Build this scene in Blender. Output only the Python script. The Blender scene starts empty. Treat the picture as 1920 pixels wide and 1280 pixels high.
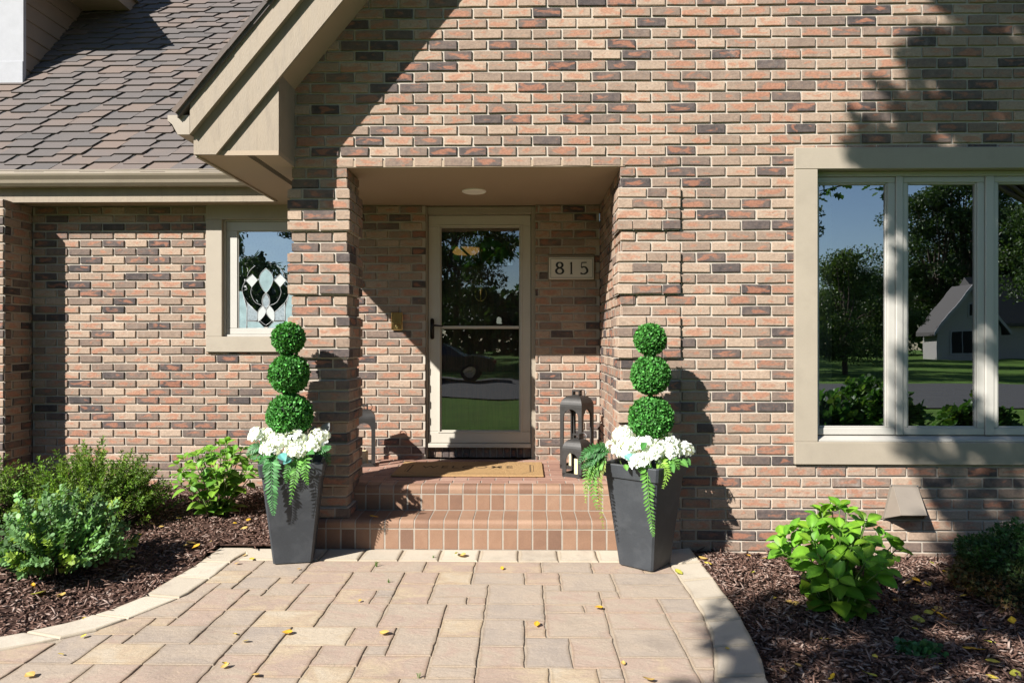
import bpy, math, random
import numpy as np
from mathutils import Vector, Matrix
rnd = random.Random(7)
nr = np.random.RandomState(11)
S = bpy.context.scene
COL = S.collection
pi = math.pi

# ------------------------------------------------------------------ camera
CZ, D0, F, YAW = 1.43, 4.9, 1325.0, math.atan(24/1325)
cam = bpy.data.cameras.new('camera'); camo = bpy.data.objects.new('camera', cam); COL.objects.link(camo)
camo.location = (0, -D0, CZ); camo.rotation_euler = (pi/2, 0, YAW)
cam.sensor_width = 36; cam.lens = F/1920*36; cam.clip_start = .05; cam.clip_end = 500
S.camera = camo
cs, sn = math.cos(YAW), math.sin(YAW)
def P(px, py, y=0.0):
    """photo pixel -> point on the plane at depth y"""
    u, v = (px-960)/F, (640-py)/F
    dx, dy = -sn+cs*u, cs+sn*u
    t = (y+D0)/dy
    return Vector((dx*t, y, CZ+v*t))
def G(px, py, z=0.0):
    u, v = (px-960)/F, (640-py)/F
    dx, dy = -sn+cs*u, cs+sn*u
    t = (z-CZ)/v
    return Vector((dx*t, -D0+dy*t, z))
def PX(px, y=0.0): return P(px, 640, y).x
def PZ(py, y=0.0, px=984): return P(px, py, y).z

# ------------------------------------------------------------------ materials
def newmat(name):
    m = bpy.data.materials.new(name); m.use_nodes = True
    nt = m.node_tree; nt.nodes.clear()
    return m, nt
class NT:
    def __init__(s, nt): s.nt = nt
    def n(s, t, **kw):
        nd = s.nt.nodes.new(t)
        for k, v in kw.items():
            if k.startswith('i_'):
                key = k[2:]; key = int(key) if key.isdigit() else key.replace('_', ' ')
                nd.inputs[key].default_value = v
            else: setattr(nd, k, v)
        return nd
    def l(s, a, b): s.nt.links.new(a, b)
    def mix(s, fac, a, b, mode='MIX'):
        nd = s.nt.nodes.new('ShaderNodeMix'); nd.data_type = 'RGBA'; nd.blend_type = mode
        for idx, v in ((0, fac), (6, a), (7, b)):
            if hasattr(v, 'is_output'): s.l(v, nd.inputs[idx])
            else: nd.inputs[idx].default_value = v if idx == 0 else (*v[:3], 1)
        return nd.outputs[2]
    def math(s, op, a, b=None, c=None, clamp=False):
        nd = s.nt.nodes.new('ShaderNodeMath'); nd.operation = op; nd.use_clamp = clamp
        for i, v in enumerate((a, b, c)):
            if v is None: continue
            if hasattr(v, 'is_output'): s.l(v, nd.inputs[i])
            else: nd.inputs[i].default_value = v
        return nd.outputs[0]
    def ramp(s, fac, stops, interp='LINEAR'):
        nd = s.nt.nodes.new('ShaderNodeValToRGB'); cr = nd.color_ramp; cr.interpolation = interp
        while len(cr.elements) < len(stops): cr.elements.new(.5)
        for e, (p, c) in zip(cr.elements, stops):
            e.position = p; e.color = (*c, 1) if len(c) == 3 else c
        s.l(fac, nd.inputs[0]); return nd.outputs[0]
    def noise(s, vec, scale, detail=3, rough=.55, dist=0):
        nd = s.n('ShaderNodeTexNoise', i_Scale=scale, i_Detail=detail, i_Roughness=rough, i_Distortion=dist)
        if vec is not None: s.l(vec, nd.inputs['Vector'])
        return nd.outputs['Fac']
    def mapping(s, vec, scale=(1, 1, 1), loc=None, rot=(0, 0, 0)):
        nd = s.n('ShaderNodeMapping'); nd.inputs['Scale'].default_value = scale; nd.inputs['Rotation'].default_value = rot
        s.l(vec, nd.inputs['Vector'])
        if loc is not None: s.l(loc, nd.inputs['Location'])
        return nd.outputs[0]
    def out(s, sh):
        o = s.n('ShaderNodeOutputMaterial'); s.l(sh, o.inputs['Surface'])
    def bump(s, h, strength, dist):
        b = s.n('ShaderNodeBump'); b.inputs['Strength'].default_value = strength; b.inputs['Distance'].default_value = dist
        s.l(h, b.inputs['Height']); return b.outputs[0]
    def pbsdf(s, col, rough=.7, normal=None, metallic=0., spec=.5, coat=0.):
        p = s.n('ShaderNodeBsdfPrincipled')
        for nm, v in (('Base Color', col), ('Roughness', rough), ('Metallic', metallic), ('Specular IOR Level', spec), ('Coat Weight', coat)):
            if hasattr(v, 'is_output'): s.l(v, p.inputs[nm])
            elif nm == 'Base Color': p.inputs[nm].default_value = (*v[:3], 1)
            else: p.inputs[nm].default_value = v
        if normal is not None: s.l(normal, p.inputs['Normal'])
        return p.outputs[0]
def obj_coord(t): return t.n('ShaderNodeTexCoord').outputs['Object']
def attr(t, name='bcol'):
    a = t.n('ShaderNodeAttribute'); a.attribute_name = name; return a
MATS = {}
def plain(name, col, rough=.6, var=.12, scale=6., bump=.15, bscale=60., bdist=.002, metallic=0., spec=.5, stretch=(1, 1, 1), stain=None, coat=0.):
    """painted / stone / metal surface with mottled tone and fine relief"""
    m, nt = newmat(name); t = NT(nt); oc = t.mapping(obj_coord(t), stretch)
    n1 = t.noise(oc, scale, 4); n2 = t.noise(oc, bscale, 3)
    f = t.math('MULTIPLY_ADD', t.math('ADD', n1, t.math('MULTIPLY', n2, .5)), 2*var, 1-1.5*var)
    c = t.mix(1., (*col,), (1, 1, 1), 'MULTIPLY')
    nd = t.n('ShaderNodeVectorMath', operation='SCALE'); nd.inputs[0].default_value = col; t.l(f, nd.inputs['Scale'])
    c = nd.outputs[0]
    if stain:
        s1 = t.noise(oc, stain[1], 5, .65)
        c = t.mix(t.math('MULTIPLY', t.ramp(s1, [(.5, (0, 0, 0)), (.72, (1, 1, 1))]), stain[2]), c, stain[0])
    r = t.math('MULTIPLY_ADD', n1, .2, rough-.1, clamp=True)
    t.out(t.pbsdf(c, r, t.bump(n2, bump, bdist), metallic, spec, coat))
    MATS[name] = m; return m

def brick_mat():
    m, nt = newmat('brick'); t = NT(nt)
    a = attr(t); sep = t.n('ShaderNodeSeparateColor'); t.l(a.outputs['Color'], sep.inputs[0])
    R, Gc, B = sep.outputs
    loc = t.n('ShaderNodeCombineXYZ'); sc = t.math('MULTIPLY', B, 37.); t.l(sc, loc.inputs[0]); t.l(t.math('MULTIPLY', B, 91.), loc.inputs[2])
    oc = obj_coord(t)
    v = t.mapping(oc, (9, 9, 25), loc.outputs[0])
    n1 = t.noise(v, 1., 3, .5, .9)
    vf = t.mapping(oc, (60, 60, 75), loc.outputs[0]); n2 = t.noise(vf, 1., 4, .7)
    v3 = t.mapping(oc, (16, 16, 18), loc.outputs[0]); n3 = t.noise(v3, 1.3, 3, .6)
    tone = t.math('ADD', R, t.math('MULTIPLY_ADD', n3, .46, -.23))
    uva = attr(t, 'buv'); us = t.n('ShaderNodeSeparateColor'); t.l(uva.outputs['Color'], us.inputs[0])
    def cen(x): 
        d = t.math('MULTIPLY_ADD', x, 2., -1.); return t.math('SUBTRACT', 1., t.math('MULTIPLY', d, d))
    ctr = t.math('MULTIPLY', cen(us.outputs[0]), cen(us.outputs[1]))
    base = t.ramp(tone, [(.0, (.052, .044, .043)), (.16, (.097, .076, .069)), (.38, (.184, .134, .105)), (.62, (.272, .197, .146)), (.85, (.350, .258, .190)), (1., (.41, .312, .235))])
    mask = t.math('MULTIPLY_ADD', t.math('SUBTRACT', t.math('ADD', n1, t.math('ADD', t.math('MULTIPLY', Gc, .26), t.math('MULTIPLY', ctr, .20))), .775), 9., 0., clamp=True)
    orange = t.mix(n2, (.275, .108, .062), (.42, .178, .103))
    c = t.mix(t.math('MULTIPLY', mask, .60), base, orange)
    dk = t.math('MULTIPLY_ADD', t.math('SUBTRACT', n3, .60), 6., 0., clamp=True)
    c = t.mix(t.math('MULTIPLY', dk, .5), c, (.085, .065, .06))
    ef = t.noise(oc, .75, 4, .6); ef2 = t.noise(oc, 22., 4, .7)
    em = t.math('MULTIPLY', t.ramp(ef, [(.56, (0, 0, 0)), (.72, (1, 1, 1))]), t.ramp(ef2, [(.48, (0, 0, 0)), (.66, (1, 1, 1))]))
    c = t.mix(t.math('MULTIPLY', em, .32), c, (.42, .38, .34))
    sp = t.math('MULTIPLY_ADD', n2, 1.0, .5)
    nd = t.n('ShaderNodeVectorMath', operation='SCALE'); t.l(c, nd.inputs[0]); t.l(sp, nd.inputs['Scale'])
    h = t.math('ADD', t.math('MULTIPLY', n1, .8), n2)
    t.out(t.pbsdf(nd.outputs[0], .85, t.bump(h, .55, .0035), spec=.25)); MATS['brick'] = m
brick_mat()
def tile_mat(name, stops, rough=.8, vscale=(5, 5, 5), bumpd=.002, vein=None, grain=120., spec=.3, edge=False, cl=.5, fb=.5):
    """per piece tone from the attribute, with clouding, veins and grain"""
    m, nt = newmat(name); t = NT(nt)
    a = attr(t); sep = t.n('ShaderNodeSeparateColor'); t.l(a.outputs['Color'], sep.inputs[0])
    R, Gc, B = sep.outputs
    loc = t.n('ShaderNodeCombineXYZ'); t.l(t.math('MULTIPLY', B, 53.), loc.inputs[0]); t.l(t.math('MULTIPLY', B, 17.), loc.inputs[1])
    oc = obj_coord(t); v = t.mapping(oc, vscale, loc.outputs[0])
    n1 = t.noise(v, 1., 5, .6, .8); n2 = t.noise(oc, grain, 3, .7); n3 = t.noise(v, 3.1, 4, .6, 1.5)
    tone = t.math('ADD', R, t.math('MULTIPLY_ADD', n1, cl, -cl/2))
    c = t.ramp(tone, stops)
    if vein is not None:
        ve = t.math('SUBTRACT', 1., t.math('MULTIPLY', t.math('ABSOLUTE', t.math('SUBTRACT', n3, .5)), 38.), clamp=True)
        c = t.mix(t.math('MULTIPLY', ve, .30), c, vein)
    if edge:
        ew = t.math('ADD', Gc, t.math('MULTIPLY_ADD', n1, .9, -.45), clamp=True)
        c = t.mix(ew, t.mix(1., c, (.80, .77, .72), 'MULTIPLY'), c)
        st = t.noise(oc, 1.7, 5, .65)
        c = t.mix(t.math('MULTIPLY', t.ramp(st, [(.54, (0, 0, 0)), (.70, (1, 1, 1))]), .45), c, (.19, .155, .125))
    sp = t.math('MULTIPLY_ADD', n2, .55, .73)
    nd = t.n('ShaderNodeVectorMath', operation='SCALE'); t.l(c, nd.inputs[0]); t.l(sp, nd.inputs['Scale'])
    h = t.math('ADD', t.math('MULTIPLY', n3, 1.), t.math('MULTIPLY', n2, fb))
    t.out(t.pbsdf(nd.outputs[0], rough, t.bump(h, .6, bumpd), spec=spec)); MATS[name] = m; return m
tile_mat('paver', [(0., (.30, .25, .208)), (.22, (.335, .274, .218)), (.42, (.36, .29, .222)), (.58, (.345, .255, .20)), (.78, (.40, .312, .212)), (1., (.42, .35, .26))], vscale=(4, 6, 4), bumpd=.006, vein=(.22, .175, .14), grain=110., edge=True, cl=1.1, fb=.12)
tile_mat('kerb_stone', [(0., (.40, .345, .275)), (.5, (.46, .40, .315)), (1., (.51, .45, .36))], vscale=(5, 5, 5), bumpd=.003, grain=300., edge=True)
tile_mat('step_tile', [(0., (.13, .075, .052)), (.3, (.19, .108, .07)), (.6, (.24, .140, .088)), (1., (.30, .19, .125))], vscale=(9, 9, 9), bumpd=.002, vein=(.22, .12, .09), grain=200., rough=.65)
tile_mat('porch_floor', [(0., (.19, .105, .08)), (.5, (.265, .15, .11)), (1., (.33, .21, .16))], vscale=(8, 8, 8), bumpd=.002, grain=200.)
tile_mat('shingle', [(0., (.096, .089, .086)), (.3, (.109, .098, .093)), (.5, (.121, .106, .099)), (.7, (.131, .112, .103)), (.86, (.143, .116, .102)), (1., (.160, .124, .104))], vscale=(3, 3, 3), bumpd=.003, grain=150., rough=.95, spec=.1)
tile_mat('mulch_chip', [(0., (.018, .010, .008)), (.35, (.095, .052, .038)), (.7, (.19, .113, .086)), (1., (.32, .24, .20))], vscale=(30, 30, 30), bumpd=.002, grain=300., rough=.9, spec=.2)

plain('mortar', (.42, .372, .312), .95, .22, 9, .6, 300, .002, spec=.1)
plain('joint_sand', (.33, .275, .21), .95, .3, 20, .6, 200, .004, spec=.1)
plain('grout', (.315, .275, .228), .95, .25, 14, .4, 250, .002, spec=.1)
plain('taupe_trim', (.315, .268, .206), .6, .12, 3, .35, 140, .0015, stain=((.23, .195, .15), 4.5, .35))
plain('taupe_wood', (.262, .208, .148), .65, .16, 5, .6, 90, .003, stretch=(3.5, 1, .5), stain=((.165, .13, .095), 6., .5))
plain('taupe_soffit', (.33, .25, .172), .7, .08, 4, .4, 170, .002)
plain('gutter_paint', (.28, .232, .175), .35, .12, 3, .12, 7, .004, stain=((.20, .165, .125), 6., .4))
plain('sash_paint', (.41, .39, .35), .45, .06, 5, .15, 90, .001)
plain('storm_frame', (.45, .415, .35), .4, .05, 5, .12, 90, .001)
plain('white_trim', (.37, .37, .385), .95, .10, 9, .2, 80, .001, spec=.08)
plain('siding', (.24, .19, .145), .6, .08, 4, .2, 80, .001)
plain('dark_void', (.012, .011, .010), .9, .1)
plain('underlay', (.03, .03, .032), .9, .2)
plain('planter_resin', (.030, .034, .039), .6, .35, 5, .25, 120, .002, stain=((.07, .075, .08), 7., .45))
plain('lantern_metal', (.062, .059, .056), .44, .25, 12, .25, 160, .001, metallic=.6)
plain('bronze', (.018, .016, .014), .35, .2, 20, .1, 160, .001, metallic=.6)
plain('brass', (.75, .58, .25), .22, .15, 20, .1, 200, .0005, metallic=1.)
plain('brass_grille', (.38, .29, .12), .4, .2, 30, .3, 200, .001, metallic=1.)
plain('candle_wax', (.72, .60, .36), .5, .05, 10, .05, 60, .001)
plain('coir', (.39, .245, .115), .95, .30, 60, .9, 420, .006, spec=.1)
plain('mat_black', (.12, .08, .045), .9, .3, 60, .5, 300, .003, spec=.1)
plain('plaque', (.62, .58, .50), .6, .08, 12, .3, 130, .001)
plain('plaque_edge', (.24, .19, .14), .6, .1, 12, .3, 130, .001)
plain('ink', (.012, .012, .012), .5, .1)
plain('downlight', (.82, .80, .76), .5, .03)
plain('hood_paint', (.20, .17, .138), .5, .1, 8, .15, 60, .001)
plain('stem_brown', (.07, .045, .028), .8, .3, 30, .4, 120, .003)
plain('stem_green', (.10, .16, .04), .6, .25, 20, .2, 90, .002)
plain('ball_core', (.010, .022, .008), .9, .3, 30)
plain('soil', (.03, .022, .017), .95, .4, 20, .8, 120, .01)
plain('asphalt', (.045, .045, .046), .9, .15, 2, .5, 120, .004)
plain('bark', (.085, .062, .045), .9, .35, 6, .9, 25, .02, stretch=(2, 2, .5))
plain('lawn', (.085, .155, .028), .95, .5, .9, .8, 25, .05, spec=.1, stain=((.05, .07, .02), 2.5, .7))
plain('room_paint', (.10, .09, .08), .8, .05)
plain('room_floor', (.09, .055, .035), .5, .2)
plain('curtain_cloth', (.45, .43, .38), .9, .08)
plain('wicker', (.38, .255, .11), .7, .35, 40, .9, 110, .006)
plain('grey_siding', (.34, .325, .31), .7, .1)
plain('slate_roof', (.075, .07, .068), .9, .25, 3)
plain('car_paint', (.012, .013, .016), .25, .05, spec=.6, coat=.6)
plain('rubber', (.012, .012, .012), .8, .1)
plain('chrome', (.55, .55, .56), .2, .05, metallic=1.)
plain('tail_red', (.25, .012, .01), .3, .1)
plain('lead_came', (.33, .34, .34), .4, .1, metallic=.2)
plain('opal_white', (.42, .44, .43), .25, .12, 18)
plain('opal_teal', (.22, .30, .31), .25, .35, 14)
plain('opal_grey', (.22, .26, .28), .3, .4, 60)
def wood_door():
    m, nt = newmat('door_wood'); t = NT(nt); oc = obj_coord(t)
    n = t.noise(t.mapping(oc, (26, 26, 1.6)), 1.5, 5, .6, 1.2)
    c = t.ramp(n, [(.3, (.030, .012, .007)), (.55, (.075, .030, .015)), (.75, (.12, .05, .024))])
    t.out(t.pbsdf(c, .35, t.bump(n, .2, .002), coat=.3)); MATS['door_wood'] = m
wood_door()
def lawnmat():
    m, nt = newmat('emit_amber'); t = NT(nt)
    e = t.n('ShaderNodeEmission'); e.inputs[0].default_value = (1., .55, .16, 1); e.inputs[1].default_value = .26
    t.out(e.outputs[0]); MATS['emit_amber'] = m
lawnmat()
def glass(name, tint=(.55, .57, .56), base=.10, k=1.6, wav=.02):
    m, nt = newmat(name); t = NT(nt)
    oc = obj_coord(t); n = t.noise(t.mapping(oc, (1.3, 1.3, 2.2)), 1., 2, .5)
    b = t.bump(n, 1., wav)
    fr = t.n('ShaderNodeFresnel', i_IOR=1.5)
    fac = t.math('MULTIPLY_ADD', fr.outputs[0], k, base, clamp=True)
    tr = t.n('ShaderNodeBsdfTransparent'); tr.inputs[0].default_value = (*tint, 1)
    gl = t.n('ShaderNodeBsdfGlossy'); gl.inputs['Roughness'].default_value = 0.; gl.inputs[0].default_value = (.95, .97, 1., 1); t.l(b, gl.inputs['Normal'])
    mx = t.n('ShaderNodeMixShader'); t.l(fac, mx.inputs[0]); t.l(tr.outputs[0], mx.inputs[1]); t.l(gl.outputs[0], mx.inputs[2])
    t.out(mx.outputs[0]); MATS[name] = m
glass('window_glass', base=.34, wav=.0008)
glass('storm_glass', tint=(.72, .72, .70), base=.11, wav=.002)
glass('fan_glass', tint=(.75, .75, .75), base=.25, wav=.004)
glass('old_glass', tint=(.5, .52, .52), base=.30, wav=.004)
def leafmat(name, transl=.28, rough=.45, spec=.4, var=.25, grain=60.):
    m, nt = newmat(name); t = NT(nt); a = attr(t)
    n = t.noise(obj_coord(t), grain, 3)
    nd = t.n('ShaderNodeVectorMath', operation='SCALE'); t.l(a.outputs['Color'], nd.inputs[0]); t.l(t.math('MULTIPLY_ADD', n, 2*var, 1-var), nd.inputs['Scale'])
    p = t.pbsdf(nd.outputs[0], rough, spec=spec)
    tr = t.n('ShaderNodeBsdfTranslucent')
    c2 = t.mix(1., nd.outputs[0], (1.15, 1.25, .55), 'MULTIPLY'); t.l(c2, tr.inputs[0])
    mx = t.n('ShaderNodeMixShader'); mx.inputs[0].default_value = transl
    t.l(p, mx.inputs[1]); t.l(tr.outputs[0], mx.inputs[2]); t.out(mx.outputs[0]); MATS[name] = m
leafmat('leaf', .3, .5, .3); leafmat('plastic_leaf', .2, .5, .3, .2); leafmat('petal', .25, .8, .1, .05); leafmat('dry_leaf', .15, .6, .3, .3)
leafmat('tree_leaf', .3, .5, .3, .3, 3.)

# ------------------------------------------------------------------ mesh building
class MB:
    def __init__(s): s.v = []; s.f = []; s.m = []; s.c = []; s.uv = {}; s.cur = (.5, .5, .5); s.mi = 0
    def add(s, vs, fs, mi=None, col=None):
        o = len(s.v); s.v.extend([tuple(v) for v in vs]); c = col or s.cur; s.c.extend([c]*len(vs))
        mi = s.mi if mi is None else mi
        for f in fs: s.f.append(tuple(i+o for i in f)); s.m.append(mi)
    def box(s, x0, x1, y0, y1, z0, z1, mi=None, bev=0., col=None):
        if bev <= 0:
            vs = [(x, y, z) for z in (z0, z1) for y in (y0, y1) for x in (x0, x1)]
            s.add(vs, [(0, 2, 3, 1), (4, 5, 7, 6), (0, 1, 5, 4), (2, 6, 7, 3), (0, 4, 6, 2), (1, 3, 7, 5)], mi, col); return
        b = min(bev, (x1-x0)*.45, (y1-y0)*.45, (z1-z0)*.45)
        xs, ys, zs = (x0, x0+b, x1-b, x1), (y0, y0+b, y1-b, y1), (z0, z0+b, z1-b, z1)
        idx = {}; vs = []
        def V(i, j, k):
            if (i, j, k) not in idx: idx[(i, j, k)] = len(vs); vs.append((xs[i], ys[j], zs[k]))
            return idx[(i, j, k)]
        fs = []
        fs += [tuple(V(i, j, 0) for i, j in ((1, 1), (1, 2), (2, 2), (2, 1))), tuple(V(i, j, 3) for i, j in ((1, 1), (2, 1), (2, 2), (1, 2)))]
        fs += [tuple(V(i, 0, k) for i, k in ((1, 1), (2, 1), (2, 2), (1, 2))), tuple(V(i, 3, k) for i, k in ((1, 1), (1, 2), (2, 2), (2, 1)))]
        fs += [tuple(V(0, j, k) for j, k in ((1, 1), (1, 2), (2, 2), (2, 1))), tuple(V(3, j, k) for j, k in ((1, 1), (2, 1), (2, 2), (1, 2)))]
        for a, A in ((1, 0), (2, 3)):
            for c, Cc in ((1, 0), (2, 3)):
                fs.append((V(a, Cc, 1), V(a, Cc, 2), V(A, c, 2), V(A, c, 1)))
                fs.append((V(1, a, Cc), V(2, a, Cc), V(2, A, c), V(1, A, c)))
                fs.append((V(a, 1, Cc), V(a, 2, Cc), V(A, 2, c), V(A, 1, c)))
                for e, E in ((1, 0), (2, 3)):
                    fs.append((V(a, c, E), V(a, Cc, e), V(A, c, e)))
        s.add(vs, fs, mi, col)
    def quad(s, a, b, c, d, mi=None, col=None): s.add([a, b, c, d], [(0, 1, 2, 3)], mi, col)
    def prism(s, pts, d0, d1, axis='y', mi=None, col=None):
        """2D outline (u, w) pushed along an axis"""
        mk = {'y': lambda u, w, d: (u, d, w), 'z': lambda u, w, d: (u, w, d), 'x': lambda u, w, d: (d, u, w)}[axis]
        n = len(pts); vs = [mk(u, w, d0) for u, w in pts]+[mk(u, w, d1) for u, w in pts]
        s.add(vs, [tuple(range(n-1, -1, -1)), tuple(range(n, 2*n))]+[(i, (i+1) % n, (i+1) % n+n, i+n) for i in range(n)], mi, col)
    def ribbon(s, path, d0, d1, axis='x', mi=None, closed=False):
        mk = {'y': lambda u, w, d: (u, d, w), 'x': lambda u, w, d: (d, u, w)}[axis]
        n = len(path); vs = [mk(u, w, d0) for u, w in path]+[mk(u, w, d1) for u, w in path]
        s.add(vs, [(i, (i+1) % n, (i+1) % n+n, i+n) for i in range(n if closed else n-1)], mi)
    def tube(s, pts, r, n=6, mi=None, col=None, cap=True):
        pts = [Vector(p) for p in pts]; k = len(pts)
        rs = r if isinstance(r, (list, tuple)) else [r]*k
        T = [(pts[min(i+1, k-1)]-pts[max(i-1, 0)]).normalized() for i in range(k)]
        up = Vector((0, 0, 1)) if abs(T[0].z) < .9 else Vector((1, 0, 0))
        N = T[0].cross(up).normalized(); vs = []
        for i in range(k):
            N = (N-T[i]*N.dot(T[i])); N = N.normalized() if N.length > 1e-6 else T[i].orthogonal().normalized()
            B = T[i].cross(N)
            for j in range(n):
                a = 2*pi*j/n; vs.append(pts[i]+(N*math.cos(a)+B*math.sin(a))*rs[i])
        fs = [(i*n+j, i*n+(j+1) % n, (i+1)*n+(j+1) % n, (i+1)*n+j) for i in range(k-1) for j in range(n)]
        if cap: fs += [tuple(range(n-1, -1, -1)), tuple(range((k-1)*n, k*n))]
        s.add(vs, fs, mi, col)
    def lathe(s, prof, n=24, c=(0, 0, 0), mi=None, col=None, axis='z'):
        vs = []
        for r, z in prof:
            for j in range(n):
                a = 2*pi*j/n; x, y = r*math.cos(a), r*math.sin(a)
                vs.append((c[0]+x, c[1]+y, c[2]+z) if axis == 'z' else (c[0]+x, c[1]+z, c[2]+y))
        k = len(prof)
        fs = [(i*n+j, i*n+(j+1) % n, (i+1)*n+(j+1) % n, (i+1)*n+j) for i in range(k-1) for j in range(n)]
        fs += [tuple(range(n-1, -1, -1)), tuple(range((k-1)*n, k*n))]
        s.add(vs, fs, mi, col)
    def build(s, name, mats, parent=None, smooth=False, local=False):
        me = bpy.data.meshes.new(name)
        off = Vector((0, 0, 0)) if local or parent is None else OFF.get(parent.name, Vector((0, 0, 0)))
        me.from_pydata([(v[0]-off.x, v[1]-off.y, v[2]-off.z) for v in s.v], [], s.f)
        for mm in ([mats] if isinstance(mats, str) else mats): me.materials.append(MATS[mm])
        me.polygons.foreach_set('material_index', s.m)
        a = me.attributes.new('bcol', 'FLOAT_COLOR', 'POINT')
        a.data.foreach_set('color', np.array([(*c[:3], 1.) for c in s.c], dtype=np.float32).ravel())
        if s.uv:
            q = np.zeros((len(s.v), 4), dtype=np.float32)
            for i, (a_, b_) in s.uv.items(): q[i, :2] = (a_, b_)
            me.attributes.new('buv', 'FLOAT_COLOR', 'POINT').data.foreach_set('color', q.ravel())
        if smooth: me.polygons.foreach_set('use_smooth', [True]*len(me.polygons))
        me.update()
        return link(name, me, parent)
OFF = {}
def link(name, me, parent=None):
    o = bpy.data.objects.new(name, me); COL.objects.link(o)
    if parent is not None:
        o.parent = parent; OFF[o.name] = OFF.get(parent.name, Vector((0, 0, 0)))
    return o
def tag(o, label=None, cat=None, group=None, kind=None):
    if label: o['label'] = label
    if cat: o['category'] = cat
    if group: o['group'] = group
    if kind: o['kind'] = kind
    return o
def empty(name, loc, label, cat, group=None, rz=0.):
    o = bpy.data.objects.new(name, None); COL.objects.link(o); o.location = loc; o.rotation_euler = (0, 0, rz)
    o.empty_display_size = .1; OFF[o.name] = Vector(loc)
    return tag(o, label, cat, group)
def copy_tree(o, parent=None):
    c = o.copy(); COL.objects.link(c); c.parent = parent
    for ch in list(o.children): copy_tree(ch, c)
    return c
# ---- numpy scatter of small pieces into one mesh
def scatter(name, bv, bf, pos, rot, scale, col, mat, parent=None, local=False, shade=None, smooth=False):
    """bv: k x 3 base piece; pos n x 3; rot n x 3 x 3 (columns x,y,z); scale n or n x 3; col n x 3; shade k multipliers"""
    bv = np.asarray(bv, float); n, k = len(pos), len(bv)
    scale = np.asarray(scale, float); scale = scale[:, None, None] if scale.ndim == 1 else scale[:, None, :]
    V = np.einsum('nij,nkj->nki', rot, bv[None]*scale)+np.asarray(pos)[:, None]
    if parent is not None and not local: V = V-np.array(OFF.get(parent.name, (0, 0, 0)))
    sh = np.ones(k) if shade is None else np.asarray(shade)
    Cc = np.clip(np.asarray(col)[:, None, :]*sh[None, :, None], 0, 1)
    me = bpy.data.meshes.new(name)
    fl = [len(f) for f in bf]; lv = np.concatenate([np.array(f) for f in bf])
    loops = (lv[None]+(np.arange(n)*k)[:, None]).ravel()
    tot = np.tile(fl, n); start = np.concatenate([[0], np.cumsum(tot)[:-1]])
    me.vertices.add(n*k); me.vertices.foreach_set('co', V.astype(np.float32).ravel())
    me.loops.add(len(loops)); me.loops.foreach_set('vertex_index', loops.astype(np.int32))
    me.polygons.add(len(tot)); me.polygons.foreach_set('loop_start', start.astype(np.int32)); me.polygons.foreach_set('loop_total', tot.astype(np.int32))
    if smooth: me.polygons.foreach_set('use_smooth', [True]*len(tot))
    a = me.attributes.new('bcol', 'FLOAT_COLOR', 'POINT')
    a.data.foreach_set('color', np.concatenate([Cc, np.ones((n, k, 1))], 2).astype(np.float32).ravel())
    me.materials.append(MATS[mat]); me.update(calc_edges=True); me.validate()
    return link(name, me, parent)
def norm(a): return a/np.maximum(np.linalg.norm(a, axis=-1, keepdims=True), 1e-9)
def orient(d, nrm):
    y = norm(np.asarray(d, float)); x = norm(np.cross(y, np.asarray(nrm, float)+1e-4)); z = np.cross(x, y)
    return np.stack([x, y, z], -1)
def rdir(n): return norm(nr.normal(size=(n, 3)))
# base leaves: x width, y length, z up
DIA = ([(0, 0, 0), (.32, .45, .07), (0, 1, 0), (-.32, .45, .07)], [(0, 1, 2), (0, 2, 3)])
RND = ([(0, 0, 0), (.34, .22, .06), (.42, .58, .08), (.2, .93, .03), (0, 1, 0), (-.2, .93, .03), (-.42, .58, .08), (-.34, .22, .06), (0, .5, -.03)],
       [(8, 0, 1), (8, 1, 2), (8, 2, 3), (8, 3, 4), (8, 4, 5), (8, 5, 6), (8, 6, 7), (8, 7, 0)])
def oval():
    ts = [0, .08, .22, .38, .54, .70, .84, .94, 1.]; ws = [0, .13, .27, .345, .35, .29, .185, .08, 0]
    vs = []; fs = []; sh = []
    for t, w in zip(ts, ws):
        zc = .18*t-.27*t*t
        for sgn in (-1, -.5, 0, .5, 1):
            ser = 1+.04*math.sin(t*50) if abs(sgn) == 1 else 1
            vs.append((w*sgn*ser, t, zc+.16*w*abs(sgn)*2+(.012 if abs(sgn) == .5 else 0)*math.sin(t*38))); sh.append(1.35 if sgn == 0 else (.92 if abs(sgn) == 1 else 1.))
    for i in range(len(ts)-1):
        for j in range(4): fs.append((i*5+j, i*5+j+1, (i+1)*5+j+1, (i+1)*5+j))
    return vs, fs, sh
OVAL = oval()
# ------------------------------------------------------------------ the brick house
ZL = P(984, 313, 0).z; ZS = ZL+.004          # porch lintel / soffit level
C, PB, J = .0738, .206, .0150
YB = 1.37                                    # recessed wall plane
XC0, XC1 = -1.626, -1.236                    # brick column
XJ = .663                                    # right jamb of the porch
ZF, Z1 = CZ-1.045, CZ-1.225                  # porch floor, lower tread
SLOPE = 1.2
house = empty('brick_house', (0, 0, 0), 'brown brick house with a gabled front, recessed porch and taupe trim', 'house')

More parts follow.
